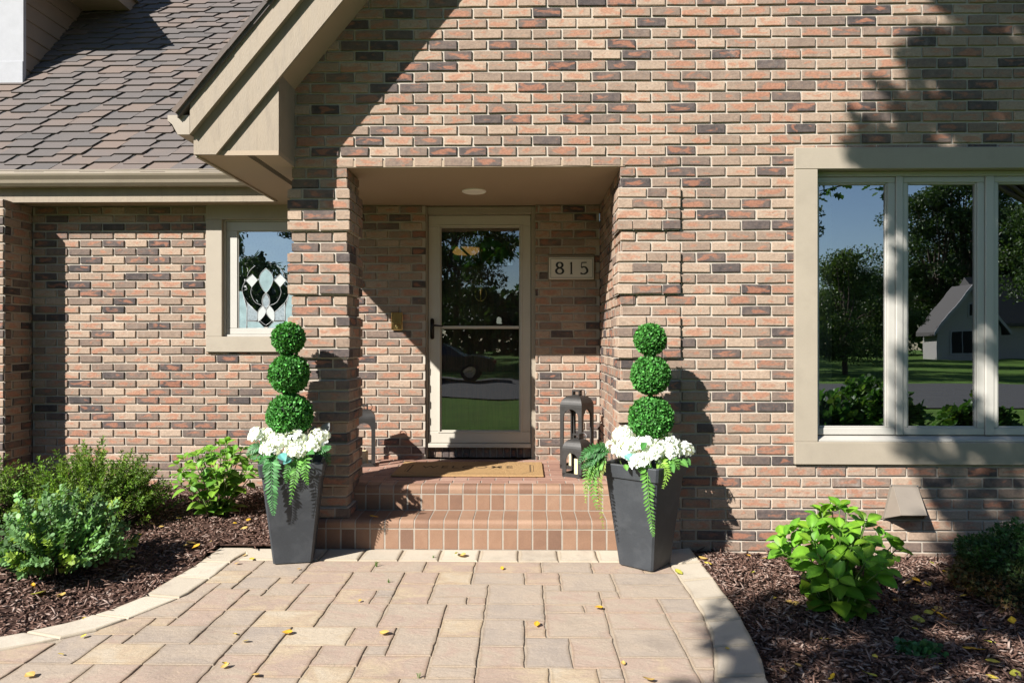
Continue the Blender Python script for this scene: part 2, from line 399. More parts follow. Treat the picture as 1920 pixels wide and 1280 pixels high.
def fr(O, u, n): return (Vector(O), Vector(u), Vector(n))
def tone():
    q = rnd.random()
    r = rnd.uniform(.03, .28) if q < .165 else (rnd.uniform(.30, .55) if q < .46 else rnd.uniform(.5, .88))
    return (r, rnd.random()**.8, rnd.random())
def brk(mb, f, a0, a1, z0, z1, h=0., depth=.05, ch=.0032, col=None):
    O, u, n = f
    if a1-a0 < .012 or z1-z0 < .01: return
    h += rnd.uniform(-.0015, .0018); j = lambda: rnd.uniform(-.0021, .0021)
    tilt = rnd.uniform(-.0012, .0012)
    vs = []
    cor = ((a0, z0), (a1, z0), (a1, z1), (a0, z1)); cen = ((a0+a1)/2, (z0+z1)/2)
    for k, (dep, ins) in enumerate(((h, ch), (h-ch, 0), (h-depth, 0))):
        for i, (a, z) in enumerate(cor):
            sa, sz = (1 if a < cen[0] else -1), (1 if z < cen[1] else -1)
            aa, zz = a+sa*ins, z+sz*ins
            if k < 2: aa += j(); zz += j()+ (tilt if a > cen[0] else -tilt)
            p = O+u*aa+n*dep; vs.append((p.x, p.y, zz))
    fs = [(0, 1, 2, 3)]+[(b+i, b+4+i, b+4+(i+1) % 4, b+(i+1) % 4) for b in (0, 4) for i in range(4)]
    o_ = len(mb.v); mb.add(vs, fs, 0, col or tone())
    for k in range(3):
        for i, q in enumerate(((0, 0), (1, 0), (1, 1), (0, 1))): mb.uv[o_+k*4+i] = q
def sub(segs, cuts):
    for c0, c1 in cuts:
        out = []
        for a, b in segs:
            if c1 <= a or c0 >= b: out.append((a, b)); continue
            if c0 > a: out.append((a, c0))
            if c1 < b: out.append((c1, b))
        segs = out
    return segs
def course(n): return ZL-n*C, ZL-(n-1)*C
def wall(mb, f, n0, n1, segf, phase=0., h=0., mort=True, depth=.05):
    O, u, nn = f
    for n in range(n0, n1+1):
        z0, z1 = course(n)
        for a, b in segf(n, (z0+z1)/2):
            if mort:
                q = [O+u*a-nn*.0115, O+u*b-nn*.0115]
                mb.add([(q[0].x, q[0].y, z0), (q[1].x, q[1].y, z0), (q[1].x, q[1].y, z1), (q[0].x, q[0].y, z1)], [(0, 1, 2, 3)], 1)
            k = math.floor((a-phase)/PB)-1; off = phase+(n % 2)*PB/2
            x = off+k*PB
            while x < b:
                l, r = max(a, x+J/2), min(b, x+PB-J/2)
                if r-l > .02: brk(mb, f, l, r, z0+J/2, z1-J/2, h, depth)
                x += PB+0.
def ingroup(n): return n >= 3 and (n-3) % 6 < 4

# picture window opening and gable outline
WX0, WX1 = PX(1509), PX(2046); WZ0, WZ1 = PZ(847), PZ(300)
def rake_x(z): return (z-3.80)/SLOPE-1.089
RX = 1.6
def front_segs(n, z):
    a = max(XC0, rake_x(z)-.16); b = min(4.83, 2*RX-rake_x(z)+.16)
    if b-a < .05: return []
    s = [(a, b)]
    cuts = []
    if n >= 1: cuts.append((XC0-.1, XJ))
    if ingroup(n): cuts.append((XJ-.1, XJ+.414))
    if WZ0 < z < WZ1: cuts.append((WX0, WX1))
    return sub(s, cuts)
mb = MB()
FF = fr((0, 0, 0), (1, 0, 0), (0, -1, 0))
wall(mb, FF, -58, 37, front_segs, phase=.05)
# toothed bands of brick on the porch jamb (front and return)
FR = fr((XJ, 0, 0), (0, 1, 0), (-1, 0, 0))
for n in range(1, 38):
    z0, z1 = course(n); g = ingroup(n); zz0, zz1 = z0+J/2, z1-J/2
    if g:
        e = .022; A0, A1 = XJ-e, XJ+.409
        mb.add([(A0+.006, -e+.0115, z0), (A1-.006, -e+.0115, z0), (A1-.006, -e+.0115, z1), (A0+.006, -e+.0115, z1)], [(0, 1, 2, 3)], 1)
        mb.add([(A1-.006, -e+.0115, z0), (A1-.006, .02, z0), (A1-.006, .02, z1), (A1-.006, -e+.0115, z1)], [(0, 1, 2, 3)], 1)
        mb.add([(A0+.006, -e+.0115, z0), (A0+.006, .27, z0), (A0+.006, .27, z1), (A0+.006, -e+.0115, z1)], [(0, 1, 2, 3)], 1)
        mb.add([(A0+.006, .27, z0), (XJ+.01, .27, z0), (XJ+.01, .27, z1), (A0+.006, .27, z1)], [(0, 1, 2, 3)], 1)
        if n % 2:
            brk(mb, FF, A0, A0+.195, zz0, zz1, e, .10); brk(mb, FF, A0+.2055, A1-.10, zz0, zz1, e, .10); brk(mb, FF, A1-.09, A1, zz0, zz1, e, .05)
            brk(mb, FR, .088, .28, zz0, zz1, e, .08)
        else:
            brk(mb, FF, A0+.105, A0+.30, zz0, zz1, e, .10); brk(mb, FF, A0+.31, A1, zz0, zz1, e, .05)
            brk(mb, FR, -e+.0005, .175, zz0, zz1, e, .10); brk(mb, FR, .185, .28, zz0, zz1, e, .08)
        wall(mb, FR, n, n, lambda n, z: [(.27, YB)], phase=.27)
    else:
        wall(mb, FR, n, n, lambda n, z: [(.0095, YB)], phase=.10, mort=True)
        if n % 2: brk(mb, FF, XJ, XJ+.09, zz0, zz1, .0007, .09)
front = mb.build('brick_wall', ['brick', 'mortar'], house)
# brick column: a ring of corner bonded courses
mb = MB()
YC = .35
for n in range(1, 38):
    z0, z1 = course(n); e = .022 if ingroup(n) else 0.; zz0, zz1 = z0+J/2, z1-J/2
    x0, x1, y0, y1 = XC0-e, XC1+e, -e, YC+e
    i = .0115
    mb.box(x0+i, x1-i, y0+i, y1-i, z0, z1, 1)
    W, Dp = x1-x0, y1-y0; bw = .095
    for side in range(4):
        f = [fr((x0, y0, 0), (1, 0, 0), (0, -1, 0)), fr((x1, y0, 0), (0, 1, 0), (1, 0, 0)), fr((x1, y1, 0), (-1, 0, 0), (0, 1, 0)), fr((x0, y1, 0), (0, -1, 0), (-1, 0, 0))][side]
        L = W if side % 2 == 0 else Dp
        if (side % 2 == 0) == (n % 2 == 0):
            brk(mb, f, .0006, L/2-J/2, zz0, zz1, 0, bw); brk(mb, f, L/2+J/2, L-.0006, zz0, zz1, 0, bw)
        else:
            m0, m1 = bw+J, L-bw-J
            q = m0+(m1-m0)*.5 if m1-m0 > .23 else None
            if q: brk(mb, f, m0, q-J/2, zz0, zz1, 0, .05); brk(mb, f, q+J/2, m1, zz0, zz1, 0, .05)
            else: brk(mb, f, m0, m1, zz0, zz1, 0, .05)
mb.build('brick_column', ['brick', 'mortar'], house)
# recessed wall (left wing and porch back)
DX0, DX1 = PX(797, YB), PX(1004, YB); DZ1 = PZ(388.6, YB)
LX0, LX1, LZ0, LZ1 = PX(400, YB), PX(597, YB), PZ(646, YB), PZ(396, YB)
XW = PX(60, YB)                             # inner corner with the wing return
def back_segs(n, z):
    s = [(XW, XJ)]; cuts = []
    if z < DZ1: cuts.append((DX0, DX1))
    if LZ0 < z < LZ1: cuts.append((LX0, LX1))
    return sub(s, cuts)
mb = MB()
FB = fr((0, YB, 0), (1, 0, 0), (0, -1, 0))
wall(mb, FB, 1, 36, back_segs, phase=.02)
YW = 1.03
FWR = fr((XW, 0, 0), (0, 1, 0), (1, 0, 0))
wall(mb, FWR, 1, 36, lambda n, z: [(YW+(.0 if n % 2 else .10), YB)], phase=YW-.10)
FWF = fr((0, YW, 0), (1, 0, 0), (0, -1, 0))
wall(mb, FWF, 1, 36, lambda n, z: [(-7.5, XW-(.0105 if n % 2 else 0.))], phase=XW % PB, depth=.095)
# plain backing walls that close the house
mb.box(-7.5, XW-.02, YW+.10, YB+.2, -.1, ZL, 1)
mb.build('brick_wall', ['brick', 'mortar'], house)
mb = MB()
mb.box(XJ+.02, WX0-.02, .06, .16, -.1, ZL, 0); mb.box(WX1+.02, 4.83, .06, .16, -.1, ZL, 0)
mb.box(WX0-.02, WX1+.02, .06, .16, -.1, WZ0-.02, 0); mb.box(WX0-.02, WX1+.02, .06, .16, WZ1+.02, ZL, 0)
mb.prism([(-1.5, ZL+.06), (4.7, ZL+.06), (4.7, 3.1), (RX, 6.8), (-1.5, 3.1)], .06, .16, 'y')
mb.box(4.73, 4.83, .17, 6, -.1, 3.1, 0)
mb.box(-7.4, XJ+.1, YB+.06, YB+.16, ZL-.05, ZL+.4, 0); mb.box(XW, DX0-.06, YB+.06, YB+.16, -.1, LZ0-.02, 0); mb.box(XW, LX0-.02, YB+.06, YB+.16, LZ0, ZL-.0505, 0)
mb.box(LX1+.02, DX0-.06, YB+.06, YB+.16, LZ0, ZL-.0505, 0); mb.box(DX1+.06, XJ, YB+.06, YB+.16, -.1, ZL-.0505, 0)
mb.box(XW, 4.8, 6.0, 6.1, -.1, ZL, 0); mb.box(XW, XW+.1, YB+.17, 6, -.1, ZL, 0)
mb.build('backing_wall', ['room_paint'], house)

# porch ceiling and soffits
mb = MB()
mb.box(XC0+.0, XJ+.03, .004, YB+.04, ZL+.003, ZL+.05)
pc = mb.build('porch_ceiling', ['taupe_soffit'], house)
mb = MB(); c = P(889, 358, .79)
c.z = ZL
mb.lathe([(.098, .004), (.098, -.004), (.090, -.009), (.080, -.010), (.072, -.006), (.0, -.005)], 32, c)
mb.build('downlight', ['downlight'], pc, smooth=False)
XE = -2.15; YO = -.35; YE = 1.13
mb = MB()
mb.box(XE+.0205, -1.6045, YO+.0255, 0.0, ZS, ZS+.03); mb.box(XE+.02, XC0-.003, 0.0005, YB+.02, ZS, ZS+.03)
mb.box(-7.5, XE+.0195, YE+.02, YB+.02, ZS, ZS+.03)
so = mb.build('soffit', ['taupe_soffit'], house)
mb = MB()
xv = -1.79
for i in range(46):
    y = -.31+i*.03
    mb.box(xv-.024, xv+.024, y, y+.013, ZS-.0022, ZS+.001)
mb.build('soffit_vent', ['dark_void'], so)
# gable rake
def L(x, off=0.): return 3.645+SLOPE*(x+1.17+off)
def band(mbx, o0, o1, y0, y1, xs, xe=RX, mi=None, zlift=0.):
    """a board along both slopes, between horizontal offsets o0 < o1 from the lower line"""
    zb = L(xs, o0)
    ZB = ZS+zlift
    pts = [(xs, max(zb, ZB)), (xe, L(xe, o0)), (xe, L(xe, o1)), (xs, L(xs, o1))]
    if zb < ZB:
        xb = (ZB-3.645)/SLOPE-1.17-o0
        pts = [(xs, ZB), (xb, ZB)]+pts[1:]
    mbx.prism(pts, y0, y1, 'y', mi); mbx.prism([(2*RX-x, z) for x, z in pts][::-1], y0, y1, 'y', mi)
gr = MB()
band(gr, .41, .45, YO-.055, 4.6, -2.23)
for lay in range(70):                         # ragged shingle edge along the rake
    b = lay*.115; x = -2.235+b/math.hypot(1, SLOPE); z = L(x, .41)
    if x > RX-.1: break
    dx, dz = 1/math.hypot(1, SLOPE), SLOPE/math.hypot(1, SLOPE)
    o = rnd.uniform(.0, .022)
    for sgn in (0, 1):
        pts = [(x, z+.03), (x+dx*.30, z+dz*.30+.03), (x+dx*.30-dz*.012, z+dz*.30+dx*.012+.03), (x-dz*.034, z+dx*.034+.03)]
        if sgn: pts = [(2*RX-a, q) for a, q in pts][::-1]
        gr.prism(pts, YO-.062-o, YO+.8, 'y', None, (rnd.uniform(0, 1), .5, rnd.random()))
groof = gr.build('gable_roof', ['shingle'], house)
mb = MB(); band(mb, .252, .41, YO-.04, YO+.02, XE-.005); mb.build('rake_board', ['taupe_wood'], groof)
mb = MB(); band(mb, 0., .275, YO, YO+.025, XE+.0); mb.build('rake_board', ['taupe_wood'], groof)
mb = MB(); band(mb, .05, .405, YO+.0305, 4.5, XE+.03, zlift=.032); mb.build('roof_deck', ['taupe_soffit'], groof)
mb = MB()
xb = (ZS-3.645)/SLOPE-1.17
mb.prism([(xb-.1, ZS+.001), (-1.605, ZS+.001), (-1.605, L(-1.605, .08)), (xb-.1, L(xb-.1, .08)+.03)], YO+.03, YO+.05, 'y')
mb.box(-1.625, -1.604, YO+.0505, -.0005, ZS+.0305, L(-1.605, .05)+.01)
mb.build('box_return', ['taupe_wood'], groof)
mb = MB()                                     # fascia on the side eave and its gutter
mb.box(XE-.0, XE+.02, YO+.026, YE+.02, ZS-.012, ZS+.2)
mb.build('eave_fascia', ['taupe_trim'], groof)
def kstyle(d): return [(.0, .0), (.0, -.125), (-d*.55, -.125), (-d*.72, -.10), (-d*.78, -.075), (-d*.95, -.045), (-d, -.03), (-d, .0), (-d+.012, .0), (-d+.012, -.008), (-d+.006, -.012), (-d+.006, -.028), (-d*.93, -.042), (-d*.76, -.07), (-d*.70, -.094), (-d*.53, -.12), (-.006, -.12), (-.006, 0)]
gz = PZ(215, YO-.04, 340)
mb = MB(); prof = [(XE-.012+u*1.15, gz+w) for u, w in kstyle(.125)]
mb.prism([(XE-.012, gz), (XE-.012, gz-.125), (XE-.09, gz-.125), (XE-.125, gz-.06), (XE-.155, gz-.035), (XE-.155, gz)], YO-.030, YO-.026, 'y')
mb.ribbon(prof, YO-.028, 1.0, 'y', closed=True)
mb.build('gutter', ['gutter_paint'], groof)

# main roof over the left wing
RY, RZ, ANG = 1.03, 2.865, math.radians(50)
ca, sa_ = math.cos(ANG), math.sin(ANG)
def rp(a, b, h): return (a, RY+b*ca-h*sa_, RZ+b*sa_+h*ca)
mb = MB()
mb.add([rp(-7.6, -.0, 0), rp(-.4, -.0, 0), rp(-.4, 5.6, 0), rp(-7.6, 5.6, 0), rp(-7.6, 0, -.12), rp(-.4, 0, -.12), rp(-.4, 5.6, -.12), rp(-7.6, 5.6, -.12)],
       [(0, 1, 2, 3), (7, 6, 5, 4), (0, 4, 5, 1), (1, 5, 6, 2), (2, 6, 7, 3), (3, 7, 4, 0)], 1)
EX = .115
for r in range(44):
    x = -7.4+(r % 2)*.128+rnd.uniform(-.03, .03); k = 0
    while x < -.6:
        w = .256+rnd.uniform(-.025, .025); st = (.017 if (k+r) % 2 else -.017)+rnd.uniform(-.004, .004)
        b0 = r*EX+st-.01; b1 = b0+EX*1.45
        g = .012; sl = .075
        q = rnd.random(); cc = (min(1, max(0, rnd.gauss(.48, .2))) if q < .8 else rnd.uniform(.8, 1.), .5, rnd.random())
        hb = .021+rnd.uniform(-.002, .003)
        vs = [rp(x+g, b0, hb), rp(x+w-g, b0, hb), rp(x+w-g+sl, b1, .003), rp(x+g+sl, b1, .003), rp(x+g, b0, .001), rp(x+w-g, b0, .001), rp(x+w-g+sl, b1, .0005), rp(x+g+sl, b1, .0005)]
        mb.add(vs, [(0, 1, 2, 3), (0, 4, 5, 1), (1, 5, 6, 2), (3, 7, 4, 0)], 0, cc)
        x += w; k += 1
roof = mb.build('main_roof', ['shingle', 'underlay'], house)
mb = MB(); mb.box(-7.5, XE-.001, YE, YE+.02, ZS-.012, RZ+.04); mb.build('eave_fascia', ['taupe_wood'], roof)
gt = P(200, 318, .99).z
mb = MB(); mb.ribbon([(YE-.002+u, gt+w) for u, w in kstyle(.13)], -7.5, XE-.16, 'x', closed=True)
mb.box(-7.5, XE-.16, .995, .9965, gt-.003, gt+.004)
mb.build('gutter', ['gutter_paint'], roof)
# dormer
XD, YD = -4.92, 1.96
zb = RZ+(YD-RY)*math.tan(ANG)
mb = MB(); mb.box(-7.0, XD-.02, YD+.02, 5.2, zb-.3, 5.15); 
nb = 16
for i in range(nb):
    z = zb-.35+i*.165
    vs = [(XD-.02, YD+.021, z), (XD-.02, 5.0, z), (XD-.004, YD+.021, z+.001), (XD-.004, 5.0, z+.001), (XD-.018, YD+.021, z+.168), (XD-.018, 5.0, z+.168)]
    mb.add(vs, [(0, 1, 3, 2), (2, 3, 5, 4)])
dorm = mb.build('dormer', ['siding'], house)
mb = MB(); mb.box(-7.0, XD+.004, YD-.02, YD+.02, zb-.02, 5.12); mb.box(-7.0, XD+.007, YD-.03, YD+.02, zb-.035, zb+.20, bev=.004)
mb.build('corner_board', ['white_trim'], dorm)
mb = MB(); mb.box(-7.2, -4.40, 1.63, 5.0, 5.12, 5.26); mb.prism([(-7.2, 5.262), (-4.36, 5.262), (-5.8, 6.6)], 1.60, 5.2, 'y')
mb.build('dormer_eave', ['taupe_soffit'], dorm)

# ------------------------------------------------------------------ picture window
YS = .07
cx0, cx1 = PX(1488), PX(2067); cz0, cz1 = PZ(868), PZ(281)
ix0, ix1 = PX(1531), PX(2024); iz0, iz1 = PZ(826), PZ(321)
def casing(mbx, x0, x1, z0, z1, a0, a1, b0, b1, y0, y1):
    mbx.box(x0, x1, y0, y1, b1, z1, bev=.004); mbx.box(x0, x1, y0, y1, z0, b0, bev=.004)
    mbx.box(x0, a0, y0+.0012, y1, b0+.0006, b1-.0006, bev=.003); mbx.box(a1, x1, y0+.0012, y1, b0+.0006, b1-.0006, bev=.003)
mb = MB(); casing(mb, cx0, cx1, cz0, cz1, ix0, ix1, iz0, iz1, -.024, .10)
win = mb.build('picture_window', ['taupe_trim'], house)
mb = MB()
mb.prism([(-.006, iz0+.002), (.10, iz0+.002), (.10, iz0+.040), (-.006, iz0+.012)], ix0+.001, ix1-.001, 'x'); mb.build('sill', ['sash_paint'], win)
mb = MB()
ez0, ez1 = PZ(813, YS), PZ(335, YS)
mb.box(ix0+.001, ix1-.001, YS-.02, .10, ez1+.001, iz1-.001, bev=.003)
for a, b in ((1677.5, 1690.5), (1844.5, 1860.5)):
    mb.box(PX(a, YS), PX(b, YS), YS-.022, .10, ez0+.001, ez1, bev=.004)
mb.build('mullion', ['sash_paint'], win)
def sashframe(mbx, x0, x1, z0, z1, gx0, gx1, gz0, gz1, y):
    mbx.box(x0, x1, y, y+.04, gz1, z1, bev=.004); mbx.box(x0, x1, y, y+.04, z0, gz0, bev=.004)
    mbx.box(x0, gx0, y+.0008, y+.04, gz0+.0005, gz1-.0005, bev=.003); mbx.box(gx1, x1, y+.0008, y+.04, gz0+.0005, gz1-.0005, bev=.003)
    b = .011                                   # glazing bead
    mbx.box(gx0-.0004, gx0+b, y+.010, y+.030, gz0, gz1, bev=.003); mbx.box(gx1-b, gx1+.0004, y+.010, y+.030, gz0, gz1, bev=.003)
    mbx.box(gx0+b, gx1-b, y+.010, y+.030, gz0-.0004, gz0+b, bev=.003); mbx.box(gx0+b, gx1-b, y+.010, y+.030, gz1-b, gz1+.0004, bev=.003)
gz0, gz1 = PZ(800, YS), PZ(346, YS)
for (s0, s1, g0, g1) in ((1519, 1677, 1533, 1663), (1691, 1844, 1700, 1831), (1861, 2037, 1869, 2016)):
    mb = MB(); x0 = max(PX(s0, YS), ix0+.0005); x1 = min(PX(s1, YS), ix1-.0005)
    sashframe(mb, x0, x1, ez0+.0005, ez1-.0005, max(PX(g0, YS), x0+.012), min(PX(g1, YS), x1-.012), gz0, gz1, YS-.012)
    mb.build('sash', ['sash_paint'], win)
    mb = MB(); y = YS+.014; a, b = PX(g0, YS)-.01, PX(g1, YS)+.01
    mb.quad((a, y, gz0-.01), (b, y, gz0-.01), (b, y, gz1+.01), (a, y, gz1+.01)); mb.build('pane', ['window_glass'], win)
# room behind it
def room(m, X0, X1, Y0, Y1, Z0, Z1):
    m.quad((X0, Y0, Z0), (X1, Y0, Z0), (X1, Y1, Z0), (X0, Y1, Z0), 1)
    m.quad((X0, Y0, Z1), (X0, Y1, Z1), (X1, Y1, Z1), (X1, Y0, Z1), 0); m.quad((X0, Y1, Z0), (X1, Y1, Z0), (X1, Y1, Z1), (X0, Y1, Z1), 0)
    m.quad((X0, Y0, Z0), (X0, Y1, Z0), (X0, Y1, Z1), (X0, Y0, Z1), 0); m.quad((X1, Y0, Z0), (X1, Y0, Z1), (X1, Y1, Z1), (X1, Y1, Z0), 0)
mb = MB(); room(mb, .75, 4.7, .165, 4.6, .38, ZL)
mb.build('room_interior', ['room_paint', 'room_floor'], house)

# ------------------------------------------------------------------ leaded window
YL = YB
mb = MB()
a0, a1, b0, b1 = PX(418, YL), PX(579, YL), PZ(631, YL), PZ(410, YL)
casing(mb, PX(388, YL), PX(609, YL), PZ(660, YL), PZ(382.6, YL)-.0, a0, a1, b0, b1, YL-.024, YL+.10)
lw = mb.build('leaded_window', ['taupe_trim'], house)
y = YL+.035; sx = lambda px: PX(px, y); sz = lambda py: PZ(py, y)
mb = MB()
st = .013
mb.box(a0+.0005, a0+st, y-.02, YL+.10, b0, b1, bev=.002); mb.box(a1-st, a1-.0005, y-.02, YL+.10, b0, b1, bev=.002); mb.box(a0+st, a1-st, y-.02, YL+.10, b1-st, b1-.0005, bev=.002); mb.box(a0+st, a1-st, y-.02, YL+.1, b0+.0005, b0+.02, bev=.002)
sashframe(mb, a0+st+.0005, a1-st-.0005, b0+.0205, b1-st-.0005, sx(445), sx(552), sz(615), sz(431), y)
mb.build('sash', ['sash_paint'], lw)
mb = MB(); yg = y+.012; mb.quad((sx(444), yg, sz(616)), (sx(553), yg, sz(616)), (sx(553), yg, sz(430)), (sx(444), yg, sz(430))); mb.build('pane', ['old_glass'], lw)
mb = MB(); mb.quad((sx(444), yg+.006, sz(616)), (sx(553), yg+.006, sz(616)), (sx(553), yg+.006, sz(430)), (sx(444), yg+.006, sz(430))); mb.build('textured_glass', ['opal_grey'], lw)
came, op, tl, gy = MB(), MB(), MB(), MB()
def zp(zx, zy): return (360+zx/3.765, 360+zy/3.765)
def W3(q, dy=0.): px, py = zp(*q); p = P(px, py, yg+dy); return p
def spline(pts, n=10):
    out = []
    for i in range(len(pts)-1):
        p0, p1, p2, p3 = pts[max(i-1, 0)], pts[i], pts[i+1], pts[min(i+2, len(pts)-1)]
        for k in range(n):
            t = k/n
            out.append(tuple(.5*(2*p1[j]+(p2[j]-p0[j])*t+(2*p0[j]-5*p1[j]+4*p2[j]-p3[j])*t*t+(3*p1[j]-p0[j]-3*p2[j]+p3[j])*t**3) for j in range(len(p1))))
    return out+[tuple(pts[-1])]
def piece(mbx, pts, n=8):
    s = spline(pts+[pts[0]], n)[:-1]
    f3 = [W3(q, -.004) for q in s]; b3 = [W3(q, -.001) for q in s]; k = len(s)
    mbx.add(f3+b3, [tuple(range(k))]+[(i, k+i, k+(i+1) % k, (i+1) % k) for i in range(k)])
    came.tube([W3(q, -.005) for q in s+[s[0]]], .0022, 5)
def line(pts, n=8): came.tube([W3(q, -.005) for q in spline(pts, n)], .0022, 5)
cxz = 522
mir = lambda pts: [(2*cxz-a, b) for a, b in pts]
def both(mbx, pts, n=8):
    for pp in (pts, mir(pts)):
        q_ = MB(); piece(q_, pp, n); q_.build('opal_piece', ['opal_white'], lw)
piece(tl, [(522, 538), (560, 575), (572, 620), (555, 670), (522, 708), (490, 670), (474, 620), (486, 575)])
def dia(mbx, pts):
    k = len(pts)
    for pp in (pts, mir(pts)):
        q_ = mbx if mbx is not op else MB()
        q_.add([W3(q, -.004) for q in pp], [tuple(range(k))])
        if mbx is op: q_.build('opal_piece', ['opal_white'], lw)
        came.tube([W3(q, -.005) for q in pp+[pp[0]]], .0022, 5)
dia(op, [(620, 580), (665, 622), (622, 672), (580, 622)])
both(op, [(548, 802), (575, 835), (582, 870), (576, 910), (545, 885), (524, 850), (528, 815)])
piece(gy, [(522, 712), (545, 760), (540, 800), (522, 830), (503, 800), (498, 760)])
dia(gy, [(655, 780), (655, 905), (585, 905), (583, 850)])
dia(tl, [(690, 700), (712, 700), (712, 960), (660, 960), (658, 820)])
dia(tl, [(655, 910), (655, 960), (530, 960), (575, 915)])
for m in (lambda p: p, mir):
    line(m([(600, 520), (640, 560), (655, 600)])); line(m([(622, 672), (628, 715), (600, 775), (552, 800)])); line(m([(522, 708), (545, 740), (548, 790), (524, 830)]))
    line(m([(665, 622), (690, 690), (655, 780), (580, 850)])); line(m([(478, 905), (500, 925), (522, 940)])); pass
tl.build('teal_piece', ['opal_teal'], lw); gy.build('grey_piece', ['opal_grey'], lw)
came.build('lead_came', ['lead_came'], lw, smooth=True)
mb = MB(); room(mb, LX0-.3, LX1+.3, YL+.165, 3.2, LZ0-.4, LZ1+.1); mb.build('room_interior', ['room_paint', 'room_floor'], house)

# ------------------------------------------------------------------ storm door and entry door
yd = YB+.065
fx0, fx1, fz1 = PX(793.7, yd), PX(1006.8, yd), PZ(388.6, yd)
dx0, dx1, dz0, dz1 = PX(803.6, yd), PX(995, yd), PZ(830, yd), PZ(404, yd)
gx0, gx1, hz0, hz1 = PX(825.5, yd), PX(975.7, yd), PZ(808.6, yd), PZ(424.6, yd)
zsil = PZ(838.5, yd)
mb = MB()
fz1 = ZL+.001
mb.box(fx0, dx0-.004, yd-.022, yd+.11, ZF, fz1, bev=.003); mb.box(dx1+.004, fx1, yd-.022, yd+.11, ZF, fz1, bev=.003)
mb.box(dx0-.0035, dx1+.0035, yd-.022, yd+.11, dz1+.004, fz1, bev=.003)
mb.box(fx0+.012, dx0-.006, yd-.030, yd-.0225, ZF, fz1-.01, bev=.002); mb.box(dx1+.010, fx1-.012, yd-.030, yd-.0225, ZF, fz1-.01, bev=.002); mb.box(dx0-.005, dx1+.009, yd-.030, yd-.0225, dz1+.016, fz1-.01, bev=.002)
dfr = mb.build('door_frame', ['taupe_trim'], house)
mb = MB(); mb.box(dx0-.003, dx1+.003, yd-.03, yd+.11, zsil, dz0-.003, bev=.004)
mb.build('door_sill', ['storm_frame'], house)
mb = MB(); n = 15; w = (dx1-dx0)/n; zt = zsil-.003
mb.box(dx0, dx1, yd+.031, yd+.11, ZF, zt, 1)
for i in range(n):
    brk(mb, fr((0, yd+.022, 0), (1, 0, 0), (0, -1, 0)), dx0+i*w+.004, dx0+(i+1)*w-.004, ZF+.002, zt-.002, 0., .05, col=(rnd.uniform(.05, .45), rnd.random()*.5, rnd.random()))
mb.build('threshold_bricks', ['brick', 'mortar'], house)
mb = MB()
sashframe(mb, dx0, dx1, dz0, dz1, gx0, gx1, hz0, hz1, yd-.012)
mb.box(gx0-.018, gx1+.018, yd-.018, yd-.0125, hz1, hz1+.012, bev=.002); mb.box(gx0-.018, gx0, yd-.018, yd-.0125, hz0-.012, hz1, bev=.002); mb.box(gx1, gx1+.018, yd-.018, yd-.0125, hz0-.012, hz1, bev=.002); mb.box(gx0, gx1, yd-.018, yd-.0125, hz0-.012, hz0, bev=.002)
storm = mb.build('storm_door', ['storm_frame'], house)
zc = PZ(613.5, yd)
mb = MB(); mb.box(gx0+.0112, gx1-.0112, yd-.012, yd+.02, zc-.013, zc+.013, bev=.004); mb.build('crossbar', ['storm_frame'], storm)
for a, b in ((hz0, zc-.009), (zc+.009, hz1)):
    mb = MB(); yy = yd+.008; mb.quad((gx0, yy, a), (gx1, yy, a), (gx1, yy, b), (gx0, yy, b)); mb.build('pane', ['storm_glass'], storm)
mb = MB(); hx = PX(811, yd); h0, h1 = PZ(636, yd), PZ(597, yd); hw = .017
cap = [(hx+hw*math.cos(t), h1-hw+hw*math.sin(t)) for t in [i*pi/8 for i in range(9)]]+[(hx+hw*math.cos(t), h0+hw+hw*math.sin(t)) for t in [pi+i*pi/8 for i in range(9)]]
mb.prism(cap, yd-.022, yd-.0125, 'y')
zh = PZ(611, yd)
mb.tube([(hx, yd-.02, zh), (hx, yd-.06, zh), (hx+.03, yd-.065, zh+.004), (hx+.10, yd-.062, zh-.002)], [.010, .009, .009, .006], 8)
mb.lathe([(.006, 0), (.006, .012), (.001, .013)], 10, (hx, yd-.034, h0+.03), axis='y')
mb.build('door_handle', ['bronze'], storm, smooth=True)
# timber door with fanlight behind the glass
ye = yd+.125
fcx, fcz, frad = PX(901, ye), PZ(499, ye), PX(963, ye)-PX(901, ye)
mb = MB()
ez0_, ez1_ = zsil-.01, fz1-.03
arc = [(fcx+frad*math.cos(t), fcz+frad*.93*math.sin(t)) for t in [i*pi/24 for i in range(25)]]
e0, e1 = dx0-.01, dx1+.01
outl = [(e1, fcz)]+[(e1, ez1_)]+[(e0, ez1_), (e0, fcz)]
